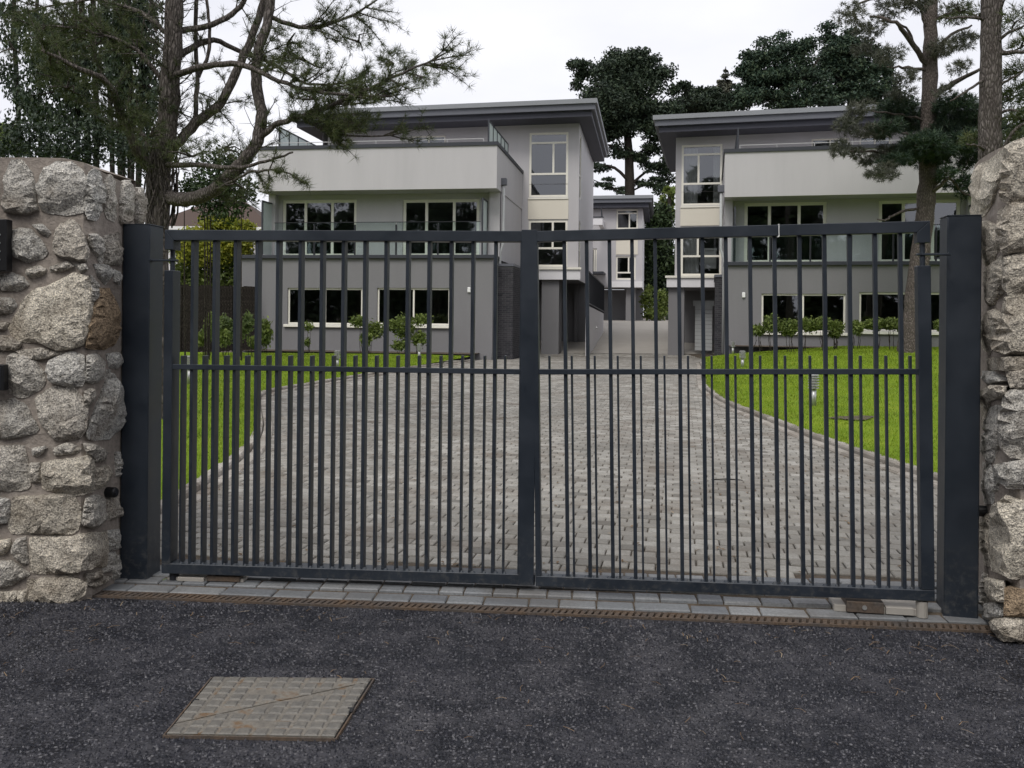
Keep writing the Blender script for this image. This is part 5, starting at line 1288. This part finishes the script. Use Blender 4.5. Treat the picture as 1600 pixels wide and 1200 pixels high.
for (x,y,rx,ry,n) in ((1585,30,22,20,50),(1595,70,18,14,36),(1590,110,20,12,50),(1580,150,20,16,70),(1595,185,20,14,60),(1530,20,16,12,14),(1500,15,18,12,16),(1585,215,16,10,40),(1525,215,14,10,30)): t.clump(Q(x,y,random.uniform(-.3,.8)),(rx*d2/F,.5,ry*d2/F),n)
t.done(12,.16,.006,'needles',.7)
# ---------------------------------------------------------------- far trees behind the houses
def far_tree(label,d,trunk,limbs,clumps,n,size,m='needles_dark',name='conifer_tree',zb=0.0,shell=.45):
    b=P(trunk[0][0],trunk[0][1],d); b.z=zb; root=empty(name,b); tag(root,label,'tree','tall trees behind the houses'); w=MB()
    w.tube(catmull([Vector((b.x,b.y,zb-.5))]+[P(x,y,d) for x,y,_ in trunk],3),[trunk[0][2]]*3+[float(np.interp(k,[0,(len(trunk)-1)*3],[trunk[0][2],trunk[-1][2]])) for k in range((len(trunk)-1)*3+1)],9)
    for pts,r in limbs: w.tube(catmull([P(x,y,d+random.uniform(-1,1)) for x,y in pts],3),[r*(1-.6*k/(3*(len(pts)-1))) for k in range(3*(len(pts)-1)+1)],6)
    w.build('trunk','bark_dark',root,smooth=True,off=b)
    cl=[]
    for (x,y,rx,ry) in clumps:
        for _ in range(6):
            xx,yy=x+random.uniform(-.85,.85)*rx,y+random.uniform(-.85,.85)*ry; q=random.uniform(.45,.85); cl.append(((*P(xx,yy,d+random.uniform(-1,1)*rx*d/F*.8),),(rx*q*d/F,rx*q*d/F,ry*q*d/F*.8)))
    cloud_obj('crown',cl,n,size,m,root,b,shell); return root
far_tree('tall dark spreading pine rising between the two houses',78,[(985,430,.55),(984,300,.5),(982,230,.42),(975,160,.3),(970,110,.18)],
  [([(984,285),(960,262),(930,258),(918,255)],.16),([(984,290),(1010,268),(1030,258)],.16),([(983,250),(1005,235),(1030,225)],.14),([(983,245),(955,228),(930,222)],.14),([(984,300),(1005,290),(1022,284)],.1),([(984,305),(960,296),(925,280)],.1),([(980,200),(1010,180),(1040,150)],.13),([(978,190),(950,160),(925,120)],.13)],
  [(915,110,20,14),(905,130,12,10),(950,95,26,18),(985,90,26,20),(1010,95,20,18),(1030,120,22,18),(1060,140,18,14),(1045,160,24,18),(970,125,34,24),(935,145,28,22),(1000,150,34,24),(965,175,34,22),(1030,185,28,18),(1000,205,32,18),(950,205,28,16),(975,235,24,12),(1030,225,22,14),(930,235,14,8),(1005,245,20,10),(935,262,20,7),(1020,262,20,9),(940,285,16,6),(1010,285,20,7),(1035,290,16,14),(960,298,14,5),(920,250,10,6),(1070,132,8,8),(895,100,8,6),(970,140,50,40),(1010,180,40,30),(960,190,40,24),(1000,120,40,26),(1040,200,24,20),(1040,265,16,24)],60000,.17)
far_tree('broad dark pine crowned above the right house roof, nearest the sky gap',82,[(1225,400,.5),(1225,160,.4),(1228,90,.25)],[([(1225,150),(1260,120),(1280,90)],.2),([(1225,140),(1190,115),(1165,100)],.2)],
  [(1175,95,20,16),(1165,112,16,12),(1205,82,24,18),(1230,70,22,18),(1220,105,30,20),(1250,100,26,20),(1190,125,28,16),(1235,135,34,18),(1265,130,26,20),(1170,140,24,12),(1205,150,34,14),(1262,75,14,14),(1160,158,26,12),(1240,158,40,14),(1280,155,26,16),(1200,110,30,24)],36000,.17,'needles_blue')
far_tree('rounded dark tree with the highest crown behind the right house',84,[(1330,400,.5),(1330,160,.4),(1328,80,.25)],[([(1330,150),(1360,120),(1375,100)],.2),([(1330,140),(1300,110),(1290,80)],.2)],
  [(1310,55,22,16),(1340,62,22,16),(1290,80,22,20),(1325,90,30,20),(1360,95,22,20),(1300,120,30,20),(1345,125,30,20),(1375,130,20,20),(1320,150,36,16),(1365,155,26,14),(1385,110,12,16),(1330,115,40,30),(1290,150,24,16),(1400,150,20,16)],36000,.17,'needles_blue')
far_tree('low dark trees bridging the gap left of the right house pines',86,[(1110,400,.4),(1110,200,.3),(1112,160,.2)],[],[(1090,152,16,14),(1105,148,16,12),(1120,158,20,14),(1140,160,20,14),(1095,170,20,12),(1075,165,14,12),(1150,150,14,10),(1110,168,50,12),(1065,170,14,12)],16000,.17,'needles_dark')
far_tree('slim spire-topped young conifer against the sky between the pines',90,[(1134,300,.2),(1134,160,.12),(1134,104,.04)],[],[(1134,112,3,4),(1134,120,6,4),(1133,129,9,4),(1135,137,11,5),(1134,146,13,5)],1500,.22,'needles_grey')
far_tree('dark tree mass behind the right end of the right house',80,[(1560,400,.5),(1560,200,.3),(1560,120,.2)],[],[(1420,165,30,20),(1500,180,40,24),(1580,190,40,30),(1640,170,50,40),(1450,190,30,16)],5000,.26,'needles_dark')
far_tree('bright green tree low behind the passage beside the right house',74,[(1046,420,.3),(1046,330,.2),(1046,295,.1)],[],[(1046,300,8,10),(1040,318,9,10),(1050,328,8,12)],700,.28,'leaf_green',name='broadleaf_tree')
# ---------------------------------------------------------------- the wood across the road behind the viewer, seen mirrored in the glass
cl=[]
for k in range(46):
    x=-46+2.1*k+random.uniform(-1,1); h=random.uniform(8,19)
    for j in range(5): cl.append(((x+random.uniform(-2,2),-24-random.uniform(0,6),h*(j+.5)/5),(2.2,2.0,h/7)))
tag(link_mesh('roadside_wood',np_mesh('roadside_wood',cloud(cl,100000,.48,.5),np.arange(400000).reshape(-1,4)),'leaf_dark'),'dark wood across the road, seen only mirrored in the windows','trees',kind='stuff')
